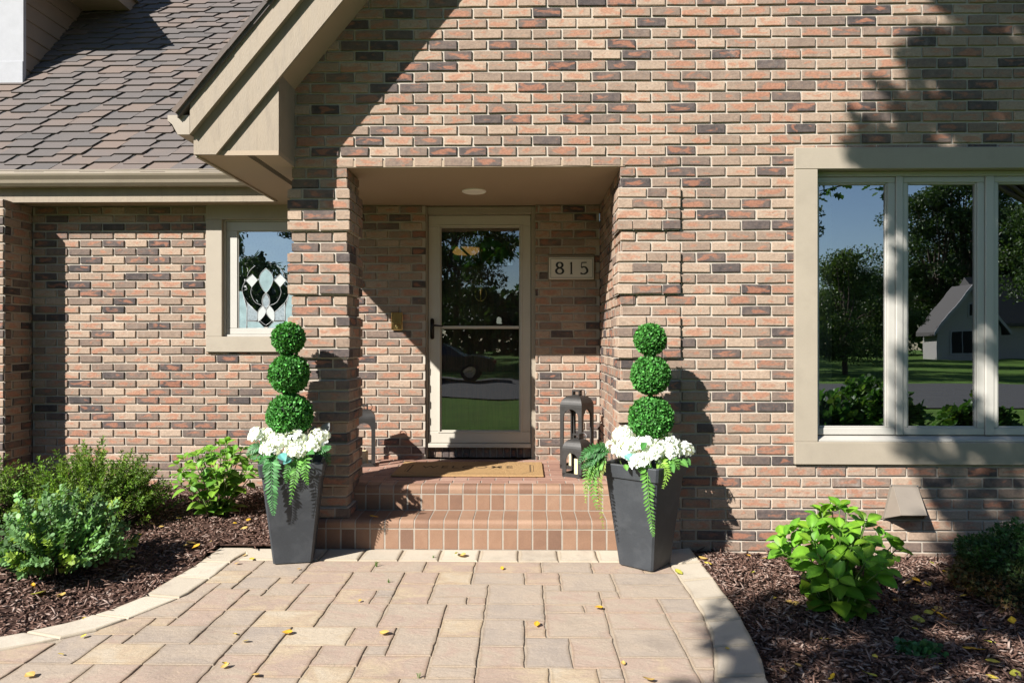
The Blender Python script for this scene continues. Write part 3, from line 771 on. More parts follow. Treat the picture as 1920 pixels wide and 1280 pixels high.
# upper part: strips between the arch and the top edge
vs = []; k = len(arc)
for x, z in arc: vs += [(x, ye, z), (x, ye, ez1_), (x, ye+.045, z)]
mb.add(vs, [(i*3, i*3+1, i*3+4, i*3+3) for i in range(k-1)]+[(i*3, i*3+3, i*3+5, i*3+2) for i in range(k-1)])
mb.quad((fcx+frad, ye, fcz), (e1, ye, fcz), (e1, ye, ez1_), (fcx+frad, ye, ez1_)); mb.quad((e0, ye, fcz), (fcx-frad, ye, fcz), (fcx-frad, ye, ez1_), (e0, ye, ez1_))
mb.box(e0, e1, ye, ye+.045, ez0_, fcz)
def panel(x0, x1, z0, z1):
    mb.box(x0, x1, ye-.010, ye-.0005, z1-.022, z1, bev=.004); mb.box(x0, x1, ye-.010, ye-.0005, z0, z0+.022, bev=.004)
    mb.box(x0, x0+.022, ye-.0096, ye-.0005, z0+.022, z1-.022, bev=.004); mb.box(x1-.022, x1, ye-.0096, ye-.0005, z0+.022, z1-.022, bev=.004)
    mb.box(x0+.045, x1-.045, ye-.007, ye-.0005, z0+.045, z1-.045, bev=.006)
mxc = PX(900, ye)
for s in (-1, 1):
    a, b = sorted((mxc+s*.06, mxc+s*.34))
    panel(a, b, PZ(575, ye), PZ(521, ye)); panel(a, b, PZ(700, ye), PZ(602, ye)); panel(a, b, PZ(812, ye), PZ(722, ye))
edoor = mb.build('entry_door', ['door_wood'], house)
mb = MB()
for t in (pi/4, pi/2, 3*pi/4): mb.tube([(fcx, ye+.005, fcz), (fcx+frad*math.cos(t), ye+.005, fcz+frad*.93*math.sin(t))], .012, 6)
mb.tube([(x, ye, z) for x, z in arc], .010, 6); mb.tube([(fcx-frad, ye, fcz), (fcx+frad, ye, fcz)], .011, 6)
mb.build('fanlight_bar', ['door_wood'], edoor, smooth=True)
mb = MB(); mb.add([(fcx, ye+.022, fcz)]+[(x, ye+.022, z) for x, z in arc], [tuple(range(26))]); mb.build('fanlight_pane', ['fan_glass'], edoor)
mb = MB(); kx, kz = PX(901.5, ye), PZ(545, ye); q = ye-.012
mb.lathe([(.001, .125), (.007, .115), (.004, .105), (.011, .095), (.006, .08), (.016, .07), (.008, .058), (.022, .045), (.028, .02), (.022, 0), (.012, -.03), (.006, -.05), (.012, -.07), (.006, -.085), (.001, -.1)], 14, (kx, q, kz))
mb.tube([(kx+.05*math.sin(t)*(1.05 if abs(math.sin(t)) > .5 else 1), q-.02, kz-.03+.065*math.cos(t)) for t in [pi*.28+i*(2*pi-pi*.56)/16 for i in range(17)]], .006, 8)
mb.build('door_knocker', ['brass'], edoor, smooth=True)
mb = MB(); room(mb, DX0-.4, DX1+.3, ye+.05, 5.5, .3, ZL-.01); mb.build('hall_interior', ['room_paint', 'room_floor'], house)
# ------------------------------------------------------------------ porch steps
def tl3(): return (min(1, max(0, rnd.gauss(.55, .22))), rnd.random(), rnd.random())
steps = empty('porch_steps', (0, 0, 0), 'two red brick tile steps with rounded nosings up to the porch floor', 'steps')
def bullnose(mbx, x0, x1, y0, y1, z0, z1, r, col):
    """one nosing tile: flat top, rounded front edge"""
    pts = [(y1, z0), (y0, z0)]+[(y0+r-r*math.cos(t), z1-r+r*math.sin(t)) for t in [i*pi/12 for i in range(7)]]+[(y1, z1)]
    mbx.prism(pts, x0, x1, 'x', 0, col)
mb = MB(); g = .009
YR1, YR2 = -.06, .215
xs0, xs1 = -1.47, XJ-.002
mb.box(xs0+.004, xs1, YR1+.03, YR2+.02, -.05, Z1-.006, 1); mb.box(XC1-.25, xs1, YR2+.03, YB+.02, -.05, ZF-.004, 1)
mb.box(XC1-.1, XC1+.03, .45, YB-.012, -.05, ZF-.006, 1)
n = 21; w = (xs1-xs0)/n
for i in range(n):
    a, b = xs0+i*w+g/2, xs0+(i+1)*w-g/2
    mb.box(a, b, YR1+rnd.uniform(-.001, .001), YR1+.03, .004, Z1-.064, 0, .003, tl3())
    if b > XC1+.03 or True:
        bullnose(mb, a, b, YR1-.0012, .0 if b < XC1+.03 else YR2+.01, Z1-.056, Z1+rnd.uniform(-.001, .001), .032, tl3())
x0 = XC1-.02; n = 19; w = (xs1-x0)/n
for i in range(n):
    a, b = x0+i*w+g/2, x0+(i+1)*w-g/2
    mb.box(a, b, YR2+rnd.uniform(-.001, .001), YR2+.03, Z1+.005, ZF-.064, 0, .003, tl3())
    bullnose(mb, a, b, YR2-.0012, YR2+.10, ZF-.056, ZF+rnd.uniform(-.001, .001), .032, tl3())
def profile(mbx, x0, x1, yf, zb, zt, yb, r=.031):
    pts = [(yf+.0025, zb), (yf+.0015, zt-.060), (yf+.0015, zt-.050)]+[(yf+.0015+r-r*math.cos(t), zt-.0025-r+r*math.sin(t)) for t in [i*pi/12 for i in range(7)]]+[(yb, zt-.0025), (yb, zb)]
    mbx.prism(pts, x0, x1, 'x', 1)
profile(mb, xs0+.002, xs1-.001, YR1, -.02, Z1, YR2+.02); profile(mb, XC1-.02, xs1-.001, YR2, Z1-.03, ZF, YR2+.11)
mb.build('riser_tiles', ['step_tile', 'grout'], steps)
mb = MB(); y = YR2+.108; r = 0
while y < YB-.02:
    y1 = min(y+.098, YB-.012); x = XC1-.35-(r % 2)*.105
    while x < XJ-.005:
        a, b = x+.004, min(x+.206, XJ-.004)
        if b-a > .02 and (b < XC1-.0 and y < .42) is False:
            mb.box(max(a, -1.6), b, y+.003, y1-.003, ZF-.03, ZF+rnd.uniform(-.0015, .001), 0, .003, tl3())
        x += .210
    y += .098; r += 1
mb.build('floor_tiles', ['porch_floor', 'grout'], steps)
# floor behind the column, under the left eave
mb = MB(); mb.box(-1.72, XC1-.1005, .42, YB-.012, -.05, ZF-.006, 1); mb.build('floor_base', ['porch_floor', 'grout'], steps)

# ------------------------------------------------------------------ patio, kerb, beds, lawn, road
KLo = [G(*p) for p in ((412, 1026), (367, 1059), (322, 1085), (270, 1117), (210, 1141), (142, 1164), (45, 1186), (0, 1193))]
KLi = [G(*p) for p in ((478, 1027), (437, 1049), (405, 1076), (349, 1115), (262, 1151), (180, 1181), (71, 1205), (0, 1219))]
KRo = [G(*p) for p in ((1299, 1034), (1335, 1080), (1383, 1145), (1413, 1203), (1429, 1237), (1438, 1280))]
KRi = [G(*p) for p in ((1248, 1046), (1274.6, 1084), (1296, 1116), (1317, 1149), (1332, 1185), (1339.5, 1222), (1341, 1279))]
KLo = KLo+[Vector((-3.0, -1.85, 0)), Vector((-3.9, -2.5, 0)), Vector((-5.4, -3.1, 0))]
KLi = KLi+[Vector((-2.85, -2.05, 0)), Vector((-3.75, -2.68, 0)), Vector((-5.3, -3.2, 0))]
KRo = [Vector((KRo[0].x, .02, 0))]+KRo+[Vector((1.13, -2.2, 0)), Vector((.95, -2.7, 0)), Vector((.5, -3.2, 0))]
KRi = [Vector((KRi[0].x, -.05, 0))]+KRi+[Vector((.92, -2.3, 0)), Vector((.72, -2.75, 0)), Vector((.3, -3.15, 0))]
def interp(K, y):
    for a, b in zip(K, K[1:]):
        if a.y >= y >= b.y: return a.x+(b.x-a.x)*(a.y-y)/max(a.y-b.y, 1e-6)
    return K[0].x if y > K[0].y else K[-1].x
def slab(mbx, pts, z0, z1, ch, col, mi=0):
    k = len(pts); cx = sum(p[0] for p in pts)/k; cy = sum(p[1] for p in pts)/k
    def ins(p, d):
        vx, vy = cx-p[0], cy-p[1]; l = math.hypot(vx, vy) or 1
        return (p[0]+vx/l*d, p[1]+vy/l*d)
    vs = [(p[0], p[1], z0) for p in pts]+[(p[0], p[1], z1-ch) for p in pts]+[(*ins(p, ch*.5), z1-ch*.3) for p in pts]+[(*ins(p, ch*1.4), z1) for p in pts]+[(*ins(p, ch*1.4+.016), z1+.0003) for p in pts]
    o_ = len(mbx.v)
    fs = [tuple(4*k+i for i in range(k))]
    for b in range(4): fs += [(b*k+i, b*k+(i+1) % k, (b+1)*k+(i+1) % k, (b+1)*k+i) for i in range(k)]
    mbx.add(vs, fs, mi, col)
    for i in range(5*k): mbx.c[o_+i] = (col[0], 0. if i < 4*k else 1., col[2])
mb = MB(); U = .106
TOP = -.31
ny, nx = 28, 66
occ = [[False]*nx for _ in range(ny)]
sizes = [(3, 3)]*4+[(3, 2)]*6+[(2, 2)]*5+[(2, 1)]*2+[(4, 2)]*2+[(2, 3)]*2
gj = .0065
for j in range(ny):
    for i in range(nx):
        if occ[j][i]: continue
        rnd.shuffle(sizes)
        for (w, d) in sizes+[(1, 1)]:
            if i+w <= nx and j+d <= ny and all(not occ[j+q][i+p] for p in range(w) for q in range(d)):
                break
        for p in range(w):
            for q in range(d): occ[j+q][i+p] = True
        xa, xb = -5.3+i*U+gj/2, -5.3+(i+w)*U-gj/2
        yt, yb = TOP-j*U-.0012, TOP-(j+d)*U+.0012
        ns = max(2, int((yt-yb)/.05)+1); L_, R_ = [], []
        for s_ in range(ns):
            y = yt+(yb-yt)*s_/(ns-1)
            l = max(xa, interp(KLi, y)+.004); r = min(xb, interp(KRi, y)-.004)
            if r-l > .03:
                jx = lambda: rnd.uniform(-.0036, .0036)
                L_.append((l+jx(), y+jx()*.3)); R_.append((r+jx(), y+jx()*.3))
        if len(L_) < 2: continue
        top_e = [(R_[0][0]+(L_[0][0]-R_[0][0])*t, R_[0][1]+rnd.uniform(-.002, .002)) for t in (.25, .5, .75)]
        bot_e = [(L_[-1][0]+(R_[-1][0]-L_[-1][0])*t, L_[-1][1]+rnd.uniform(-.002, .002)) for t in (.25, .5, .75)]
        # around: down the left side, along the bottom, up the right, back along the top
        poly = L_+bot_e+R_[::-1]+top_e
        slab(mb, poly, -.05, rnd.uniform(-.0016, .0016), .0038, (min(1, max(0, rnd.gauss(.5, .19))), rnd.random(), rnd.random()))
patio = mb.build('patio_paving', ['paver', 'joint_sand'], None); tag(patio, kind='structure')
mb = MB()
rows = np.linspace(-.02, -3.15, 60)
for a, b in zip(rows, rows[1:]):
    mb.quad((interp(KLi, a)-.05, a, -.006), (interp(KRi, a)+.05, a, -.006), (interp(KRi, b)+.05, b, -.006), (interp(KLi, b)-.05, b, -.006))
tag(mb.build('patio_bedding', ['joint_sand'], None), kind='structure')
mb = MB()
def arcl(K, Ko):
    ys = np.linspace(K[0].y, K[-1].y, 240); pi_ = [(interp(K, y), y) for y in ys]; return ys, pi_
def kerbrun(Ki, Ko, ystart, ln, sgn):
    def fine(K): 
        out = []
        for a, b in zip(K, K[1:]):
            for t in np.linspace(0, 1, 12)[:-1]: out.append(a.lerp(b, t))
        return out+[K[-1]]
    I = fine([k for k in Ki]); O = fine([k for k in Ko])
    def par(Q):
        d = [0]
        for a, b in zip(Q, Q[1:]): d.append(d[-1]+(b-a).length)
        return d
    di, do = par(I), par(O)
    def at(Q, d, s):
        s = max(0, min(d[-1], s))
        i = min(len(d)-2, max(0, next((k for k in range(len(d)) if d[k] > s), len(d)-1)-1))
        return Q[i].lerp(Q[i+1], (s-d[i])/max(1e-6, d[i+1]-d[i]))
    n = int(di[-1]/ln)
    for k in range(n):
        f0, f1 = (k+.012)/n, (k+1-.012)/n
        pin = [at(I, di, di[-1]*(f0+(f1-f0)*t/4)) for t in range(5)]; pou = [at(O, do, do[-1]*(f0+(f1-f0)*t/4)) for t in range(5)]
        poly = [(p.x, p.y) for p in pin]+[(p.x, p.y) for p in pou[::-1]]
        poly = [(x+rnd.uniform(-.002, .002), y+rnd.uniform(-.002, .002)) for x, y in poly]
        if sgn < 0: poly = poly[::-1]
        slab(mb, poly, -.06, .004+rnd.uniform(-.002, .002), .008, (rnd.random(), rnd.random(), rnd.random()))
kerbrun([k for k in KLi], [k for k in KLo], 0, .31, 1)
kerbrun([k for k in KRi], [k for k in KRo], 0, .30, -1)
x = interp(KLi, -.2)+.02
while x < KRi[0].x+.02:
    w = .262; x1 = min(x+w, interp(KRi, -.2)+.03)
    if x1-x > .06:
        pts = [(x+.004, -.30), (x1-.004, -.30), (x1-.004, -.18), (x1-.004, -.060), (x+.004, -.060), (x+.004, -.18)]
        if x < -1.8: pts[4] = (x-.06+.004, -.068)
        pts = [(a+rnd.uniform(-.002, .002), b+rnd.uniform(-.002, .002)) for a, b in pts]
        slab(mb, pts, -.06, .004+rnd.uniform(-.002, .002), .009, (rnd.random(), rnd.random(), rnd.random()))
    x += w
tag(mb.build('kerb', ['kerb_stone'], None), kind='structure')

def hump(x, y): return .012*math.sin(3.1*x+1.3)*math.sin(2.7*y)+.008*math.sin(7.3*x+2*y)
def left_z(x, y):
    d = max(0., min(1., (y+.9)/2.2)); return -.015+.145*d*d*(3-2*d)+hump(x, y)
def right_z(x, y): return -.022-.022*max(0, x-1.2)-.01*max(0, -y-.2)+hump(x, y)*.9
def mulch_z(x, y): return left_z(x, y) if x < -.5 else right_z(x, y)
def bed(nm, xs_, ys_, zf, edge):
    m = MB(); nx_, ny_ = len(xs_), len(ys_); vs = []
    for y in ys_:
        for x in xs_:
            xx = edge(x, y); vs.append((xx, y, zf(xx, y)+rnd.uniform(-.006, .006)))
    m.add(vs, [(j*nx_+i, j*nx_+i+1, (j+1)*nx_+i+1, (j+1)*nx_+i) for j in range(ny_-1) for i in range(nx_-1)], None, (.2, .5, .5))
    return tag(m.build(nm, ['mulch_chip'], None), kind='structure')
def edgeL(x, y):                             # x in 0..1 from far left to the kerb
    xr = interp(KLo, y)-.006
    if y > -.067: xr = -1.48
    return -7+(xr+7)*x
def edgeR(x, y): return interp(KRo, y)+.006+(6.2-interp(KRo, y))*x
ysL = np.concatenate([np.linspace(-3.1, -.072, 80), [-.0655], np.linspace(-.03, YB+.01, 45)]); bed('mulch_bed', 1-(1-np.linspace(0, 1, 70))**1.0, ysL, left_z, edgeL)
bed('mulch_bed', np.linspace(0, 1, 70), np.linspace(-3.1, .01, 110), right_z, edgeR)
def in_left(x, y): return x < (-1.5 if y > -.064 else interp(KLo, y)) and y < YB-.015 and not (x < XW+.02 and y > YW-.02)
def in_right(x, y): return x > interp(KRo, y) and y < -.012
pts = []
while len(pts) < 46000:
    if rnd.random() < .45:
        x, y = rnd.uniform(-4.9, -1.5), rnd.uniform(-2.0, YB-.02)
        if in_left(x-.01, y): pts.append((x, y, left_z(x, y)+.004))
    else:
        x, y = rnd.uniform(1.05, 3.9), rnd.uniform(-2.3, -.015)
        if in_right(x-.012, y): pts.append((x, y, right_z(x, y)+.004))
pts = np.array(pts); n = len(pts)
ch = [(-.5, 0, 0), (.5, 0, 0), (.42, .5, .35), (-.42, .55, .35), (-.5, 1, 0), (.4, .95, 0), (-.3, .5, -.3), (.3, .5, -.3)]
cf = [(0, 1, 2, 3), (3, 2, 5, 4), (0, 6, 7, 1), (6, 4, 5, 7), (1, 7, 2), (2, 7, 5), (0, 3, 6), (3, 4, 6)]
d = rdir(n); d[:, 2] *= .28
nm = rdir(n)*.45+np.array([0, 0, 1.])
sc = np.stack([nr.uniform(.004, .014, n), nr.lognormal(-3.35, .5, n).clip(.012, .10), nr.uniform(.006, .014, n)], -1)
pts[:, 2] += nr.uniform(-.004, .010, n)
tn = np.clip(nr.normal(.55, .28, n), 0, 1); light = nr.rand(n) < .05; tn[light] = nr.uniform(.85, 1., light.sum())
o = scatter('mulch_chips', ch, cf, pts, orient(d, nm), sc, np.stack([tn, nr.rand(n), nr.rand(n)], -1), 'mulch_chip'); tag(o, kind='stuff')
mb = MB(); mb.quad((-90, -120, -.075), (90, -120, -.075), (90, 40, -.075), (-90, 40, -.075)); tag(mb.build('lawn', ['lawn'], None), kind='structure')
mb = MB(); mb.quad((-90, -19.8, -.045), (90, -19.8, -.045), (90, -10.8, -.045), (-90, -10.8, -.045)); tag(mb.build('road', ['asphalt'], None), kind='structure')

# ------------------------------------------------------------------ things on the porch and wall
lt, rt, tp, bt = PX(1029.4, YB), PX(1113.4, YB), PZ(482.6, YB), PZ(524, YB)
sign = empty('house_number_sign', ((lt+rt)/2, YB, bt), 'cream stone plaque reading 815 set in the brick right of the door', 'sign')
mb = MB(); mb.box(lt-.012, rt+.008, YB-.012, YB+.0, bt-.006, tp+.022, bev=.006); mb.build('surround', ['plaque_edge'], sign)
mb = MB(); mb.box(lt, rt, YB-.024, YB-.0125, bt, tp, bev=.006); mb.build('plate', ['plaque'], sign)
mb = MB(); q = YB-.0246
m_ = .013; th = .0035
mb.box(lt+m_, rt-m_, q, q+.002, bt+m_, bt+m_+th); mb.box(lt+m_, rt-m_, q, q+.002, tp-m_-th, tp-m_); mb.box(lt+m_, lt+m_+th, q, q+.002, bt+m_+th, tp-m_-th); mb.box(rt-m_-th, rt-m_, q, q+.002, bt+m_+th, tp-m_-th)
mb.build('border_line', ['ink'], sign)
def stroke(mbx, pts, wf, y, k=40):
    s = spline(pts, 10); n_ = len(s); vs = []
    for i, (x, z) in enumerate(s):
        a, b = s[max(0, i-1)], s[min(n_-1, i+1)]; tx, tz = b[0]-a[0], b[1]-a[1]; l = math.hypot(tx, tz) or 1
        w = wf(i/(n_-1), abs(tz)/l); ox, oz = -tz/l*w, tx/l*w
        vs += [(x+ox, y, z+oz), (x-ox, y, z-oz)]
    mbx.add(vs, [(2*i, 2*i+2, 2*i+3, 2*i+1) for i in range(n_-1)])
dz_ = lambda zy: PZ(440+zy/4.174, YB); dx_ = lambda zx: PX(700+zx/4.174, YB)
hgt = dz_(217)-dz_(311)
def D(cx, pts): return [(dx_(cx)+a*hgt, dz_(311)+b*hgt) for a, b in pts]
vw = lambda t, v: hgt*(.045+.05*v)
def ell(cx, cz, rx, rz, n=16): return [(cx+rx*math.sin(2*pi*i/n), cz+rz*math.cos(2*pi*i/n)) for i in range(n+1)]
mb = MB(); stroke(mb, D(1457, ell(0, .26, .29, .235)), vw, q-.0006); stroke(mb, D(1457, ell(0, .755, .235, .215)), vw, q-.0006)
mb.build('digit', ['ink'], sign); mb = MB(); stroke(mb, D(1548, [(0, 0), (0, .5), (0, 1.)]), lambda t, v: hgt*.07, q-.0006); stroke(mb, D(1548, [(-.12, .86), (-.04, .92), (.02, 1.)]), lambda t, v: hgt*.03, q-.0009); stroke(mb, D(1548, [(-.12, .015), (.12, .015)]), lambda t, v: hgt*.02, q-.0009)
mb.build('digit', ['ink'], sign); mb = MB(); stroke(mb, D(1645, [(-.27, .10), (-.13, .02), (.05, .02), (.24, .14), (.29, .33), (.18, .53), (0, .60), (-.2, .53)]), vw, q-.0006)
stroke(mb, D(1645, [(-.2, .53), (-.19, .75), (-.16, .98)]), lambda t, v: hgt*.035, q-.0009); stroke(mb, D(1645, [(-.18, .95), (.0, .96), (.24, .96)]), lambda t, v: hgt*.045, q-.0012)
mb.build('digit', ['ink'], sign)

a, b, t_, u_ = PX(734.2, YB), PX(755.3, YB), PZ(585.4, YB), PZ(619, YB)
bell = empty('door_intercom', ((a+b)/2, YB, u_), 'small brass doorbell intercom plate on the brick left of the door', 'doorbell')
mb = MB(); mb.box(a, b, YB-.022, YB+.0, u_, t_, bev=.004); mb.build('plate', ['brass'], bell)
mb = MB(); h = (t_-u_)
for i in range(18): z = u_+h*(.37+.033*i); mb.box(a+.012, b-.012, YB-.0245, YB-.0222, z, z+h*.02)
mb.build('speaker_grille', ['brass_grille'], bell)
mb = MB(); mb.lathe([(.013, .0), (.013, -.004), (.010, -.005), (.007, -.003), (.0, -.003)], 20, ((a+b)/2, YB-.0222, u_+h*.2), axis='y'); mb.build('button', ['brass_grille'], bell, smooth=False)

yv = -.155
A = lambda px, py, y=0.: P(px, py, y)
vent = empty('wall_vent_hood', (PX(1690), 0, PZ(967)), 'taupe metal vent hood on the brick below the picture window', 'vent hood')
mb = MB(); z0 = PZ(967.5); w0, w1 = A(1657, 967), A(1732, 967)
T0, T1 = A(1672, 911), A(1718, 912); f0, f1 = A(1690, 965, yv), A(1737.5, 966, yv)
hb = f0.z
vs = [(w0.x, -.002, z0), (w1.x, -.002, z0), (T1.x, -.002, T1.z), (T0.x, -.002, T0.z), (f0.x, yv, hb), (f1.x, yv, hb), (T1.x-.003, -.02, T1.z), (T0.x+.003, -.02, T0.z)]
def plate(m, idx, th=.003):
    m.add([vs[i] for i in idx], [tuple(range(len(idx)))])
plate(mb, (0, 4, 7, 3)); plate(mb, (4, 5, 6, 7)); plate(mb, (5, 1, 2, 6)); plate(mb, (7, 6, 2, 3))
mb.tube([vs[4], vs[7]], .004, 6); mb.tube([vs[5], vs[6]], .004, 6); mb.tube([vs[0], vs[4], vs[5], vs[1]], .004, 6)
mb.build('hood', ['hood_paint'], vent)
mb = MB(); mb.prism([(w0.x-.010, z0-.008), (w1.x+.010, z0-.008), (T1.x+.012, T1.z+.012), (T0.x-.012, T0.z+.012)], -.0045, -.001, 'y'); mb.build('flange', ['hood_paint'], vent)
for sx_, sz_ in ((w0.x-.003, z0+.004), (w1.x+.003, z0+.004), (T0.x-.006, T1.z+.005), (T1.x+.006, T1.z+.005)): mb = MB(); mb.lathe([(.004, -.0045), (.004, -.0065), (.002, -.0075), (.0, -.0075)], 8, (sx_, 0, sz_), axis='y'); mb.build('screw', ['chrome'], vent)


# doormat
fl = G(732.5, 891, ZF+.012); frr = G(1020, 892, ZF+.012); mx0, mx1, my0, my1 = fl.x, frr.x, fl.y, G(1018, 866.5, ZF+.012).y
mat_ = empty('doormat', ((mx0+mx1)/2, (my0+my1)/2, ZF), 'tan coir doormat reading WELCOME with a black line border', 'doormat')
mb = MB(); mb.box(mx0, mx1, my0, my1, ZF+.001, ZF+.016, bev=.005); mb.build('pad', ['coir'], mat_)
mb = MB(); zt = ZF+.0162
def frame2(i, th, cut):
    o = [(mx0+i+cut, my0+i), (mx1-i-cut, my0+i), (mx1-i, my0+i+cut), (mx1-i, my1-i-cut), (mx1-i-cut, my1-i), (mx0+i+cut, my1-i), (mx0+i, my1-i-cut), (mx0+i, my0+i+cut)]
    cx, cy = (mx0+mx1)/2, (my0+my1)/2
    s2 = lambda p: (p[0]-math.copysign(th, p[0]-cx), p[1]-math.copysign(th, p[1]-cy))
    n_ = [s2(p) for p in o]
    mb.add([(x, y, zt) for x, y in o]+[(x, y, zt) for x, y in n_], [(k, (k+1) % 8, 8+(k+1) % 8, 8+k) for k in range(8)])
frame2(.075, .005, .09)
mb.box(mx1-.110, mx1-.097, my0+.15, my1-.15, zt-.001, zt+.0003); mb.box(mx0+.097, mx0+.110, my0+.15, my1-.15, zt-.001, zt+.0003)
mb.box(mx0+.03, mx1-.03, my0+.024, my0+.028, zt-.001, zt+.0003)
mb.build('border', ['mat_black'], mat_)
cu = bpy.data.curves.new('lettering', 'FONT'); cu.body = 'WELCOME'; cu.size = .155; cu.align_x = 'CENTER'; cu.align_y = 'CENTER'; cu.space_character = 1.35; cu.extrude = .0004; cu.offset = .001
cu.materials.append(MATS['mat_black'])
tmp = bpy.data.objects.new('tmp', cu); COL.objects.link(tmp); dg = bpy.context.evaluated_depsgraph_get(); lme = bpy.data.meshes.new_from_object(tmp.evaluated_get(dg)); bpy.data.objects.remove(tmp)
to = link('lettering', lme, mat_); to.location = Vector((-.47, .885, zt+.0008))-OFF[mat_.name]; to.scale = (.82, 1, 1)

# lanterns
def lantern(loc, rz, s, zs, zt_, arch, label, nm='lantern'):
    o = empty(nm, loc, label, 'lantern', 'black metal lanterns on the porch', rz)
    m = MB(); w = s/2; t = .010
    def sidepts(k):
        return {0: lambda u, d: (u, -w+d), 1: lambda u, d: (w-d, u), 2: lambda u, d: (-u, w-d), 3: lambda u, d: (-w+d, -u)}[k]
    bw = w-.033; ah = arch-bw; N = 14
    inner = [(-bw, .028), (-bw, ah*.5)]+[(-bw*math.cos(i*pi/N), ah+bw*math.sin(i*pi/N)) for i in range(N+1)]+[(bw, ah*.5), (bw, .028)]
    outer = [(-w, .0), (-w, ah*.5)]+[(-w, ah)]+[(-w+2*w*i/(N-4), zs) if 0 <= i <= N-4 else None for i in range(N-3)]+[(w, ah)]+[(w, ah*.5), (w, .0)]
    outer = [p for p in outer if p]
    # match counts
    outer = [(-w, .0), (-w, ah*.5)]+[(-w, ah)]+[(-w, ah+(zs-ah)*.6)]+[(-w+2*w*i/(N-4), zs) for i in range(N-3)][0:N-3]+[(w, ah+(zs-ah)*.6), (w, ah)]+[(w, ah*.5), (w, .0)]
    n_ = min(len(inner), len(outer))
    inn = [inner[round(i*(len(inner)-1)/(n_-1))] for i in range(n_)]; out = [outer[round(i*(len(outer)-1)/(n_-1))] for i in range(n_)]
    for k in range(4):
        f = sidepts(k)
        V = lambda p, d: (*f(max(-w+d*.99, min(w-d*.99, p[0])) if d else p[0], d), p[1])
        vs = [V(p, 0) for p in out]+[V(p, 0) for p in inn]+[V(p, t) for p in inn]+[V(p, t) for p in out]
        fs = [(i, i+1, n_+i+1, n_+i) for i in range(n_-1)]+[(n_+i, n_+i+1, 2*n_+i+1, 2*n_+i) for i in range(n_-1)]+[(2*n_+i, 2*n_+i+1, 3*n_+i+1, 3*n_+i) for i in range(n_-1)]
        m.add(vs, fs)
        a = f(-w, 0); b = f(w, 0); c = f(w-t, t); d_ = f(-w+t, t)
        m.add([(*a, 0), (*b, 0), (*b, .028), (*a, .028), (*d_, .028), (*c, .028), (*d_, 0), (*c, 0)], [(0, 1, 2, 3), (3, 2, 5, 4), (4, 5, 7, 6)])
    m.box(-w+t, w-t, -w+t, w-t, .004, .012)
    # rounded shoulders
    rings = []
    for i in range(9):
        a = i/8*pi/2; rr = w*.30+(w*.70)*math.cos(a); zz = zs+(zt_-zs)*math.sin(a); rings.append((rr, zz))
    for k in range(4):
        f = {0: lambda u, r: (u*r, -r), 1: lambda u, r: (r, u*r), 2: lambda u, r: (-u*r, r), 3: lambda u, r: (-r, -u*r)}[k]
        vs = []
        for r, z in rings: vs += [(*f(-1, r), z), (*f(1, r), z)]
        m.add(vs, [(2*i, 2*i+1, 2*i+3, 2*i+2) for i in range(8)])
    r, z = rings[-1]; m.box(-r, r, -r, r, z-.001, z+.003)
    m.build('body', ['lantern_metal'], o, local=True)
    m = MB(); hw = w*.36; hh = s*.13; z = zt_+.003
    m.box(-hw, -hw+.012, -.022, .022, z, z+hh, bev=.002); m.box(hw-.012, hw, -.022, .022, z, z+hh, bev=.002); m.box(-hw, hw, -.022, .022, z+hh+.0003, z+hh+.014, bev=.002)
    m.tube([(hw+.035*math.sin(t), .028+.03*math.cos(t)*.3, z+hh*.55+.028*math.cos(t)) for t in [i*2*pi/14 for i in range(15)]], .0035, 6)
    m.build('handle', ['lantern_metal'], o, local=True)
    return o
def corner_center(fc, rz, s):
    c, s_ = math.cos(rz), math.sin(rz); lx, ly = -s/2, s/2          # front corner is the local (+w,-w)
    return (fc[0]+lx*c-ly*s_, fc[1]+lx*s_+ly*c)
RZL = math.radians(-34)
cT = corner_center((.46, .83), RZL, .205); cS = corner_center(G(1090, 897, ZF).to_2d(), RZL, .170)
lantern((*cT, ZF), RZL, .205, .51, .60, .49, 'tall black metal lantern in the right corner of the porch')
lantern((*cS, ZF), RZL, .170, .205, .290, .185, 'short black metal lantern in front of a tall one beside the right planter')
cM = (-1.362, 1.06)
lantern((*cM, ZF), math.radians(12), .19, .385, .47, .365, 'black metal lantern behind the brick column left of the door')
def candle(x, y, r, h, label):
    o = empty('candle', (x, y, ZF+.012), label, 'candle', 'cream pillar candles in the lanterns')
    m = MB(); m.lathe([(r, 0), (r, h-.004), (r-.004, h), (r*.6, h-.004), (.001, h-.006)], 24, (0, 0, 0)); m.build('wax', ['candle_wax'], o, local=True, smooth=False)
    m = MB(); m.tube([(0, 0, h-.007), (.001, 0, h+.012)], .0015, 5); m.build('wick', ['ink'], o, local=True)
candle(cT[0]-.03, cT[1], .037, .20, 'cream pillar candle inside the tall lantern at right')
candle(cS[0]+.012, cS[1]-.012, .036, .125, 'cream pillar candle inside the short lantern in front')
candle(cM[0], cM[1], .035, .11, 'cream pillar candle in the lantern behind the brick column')

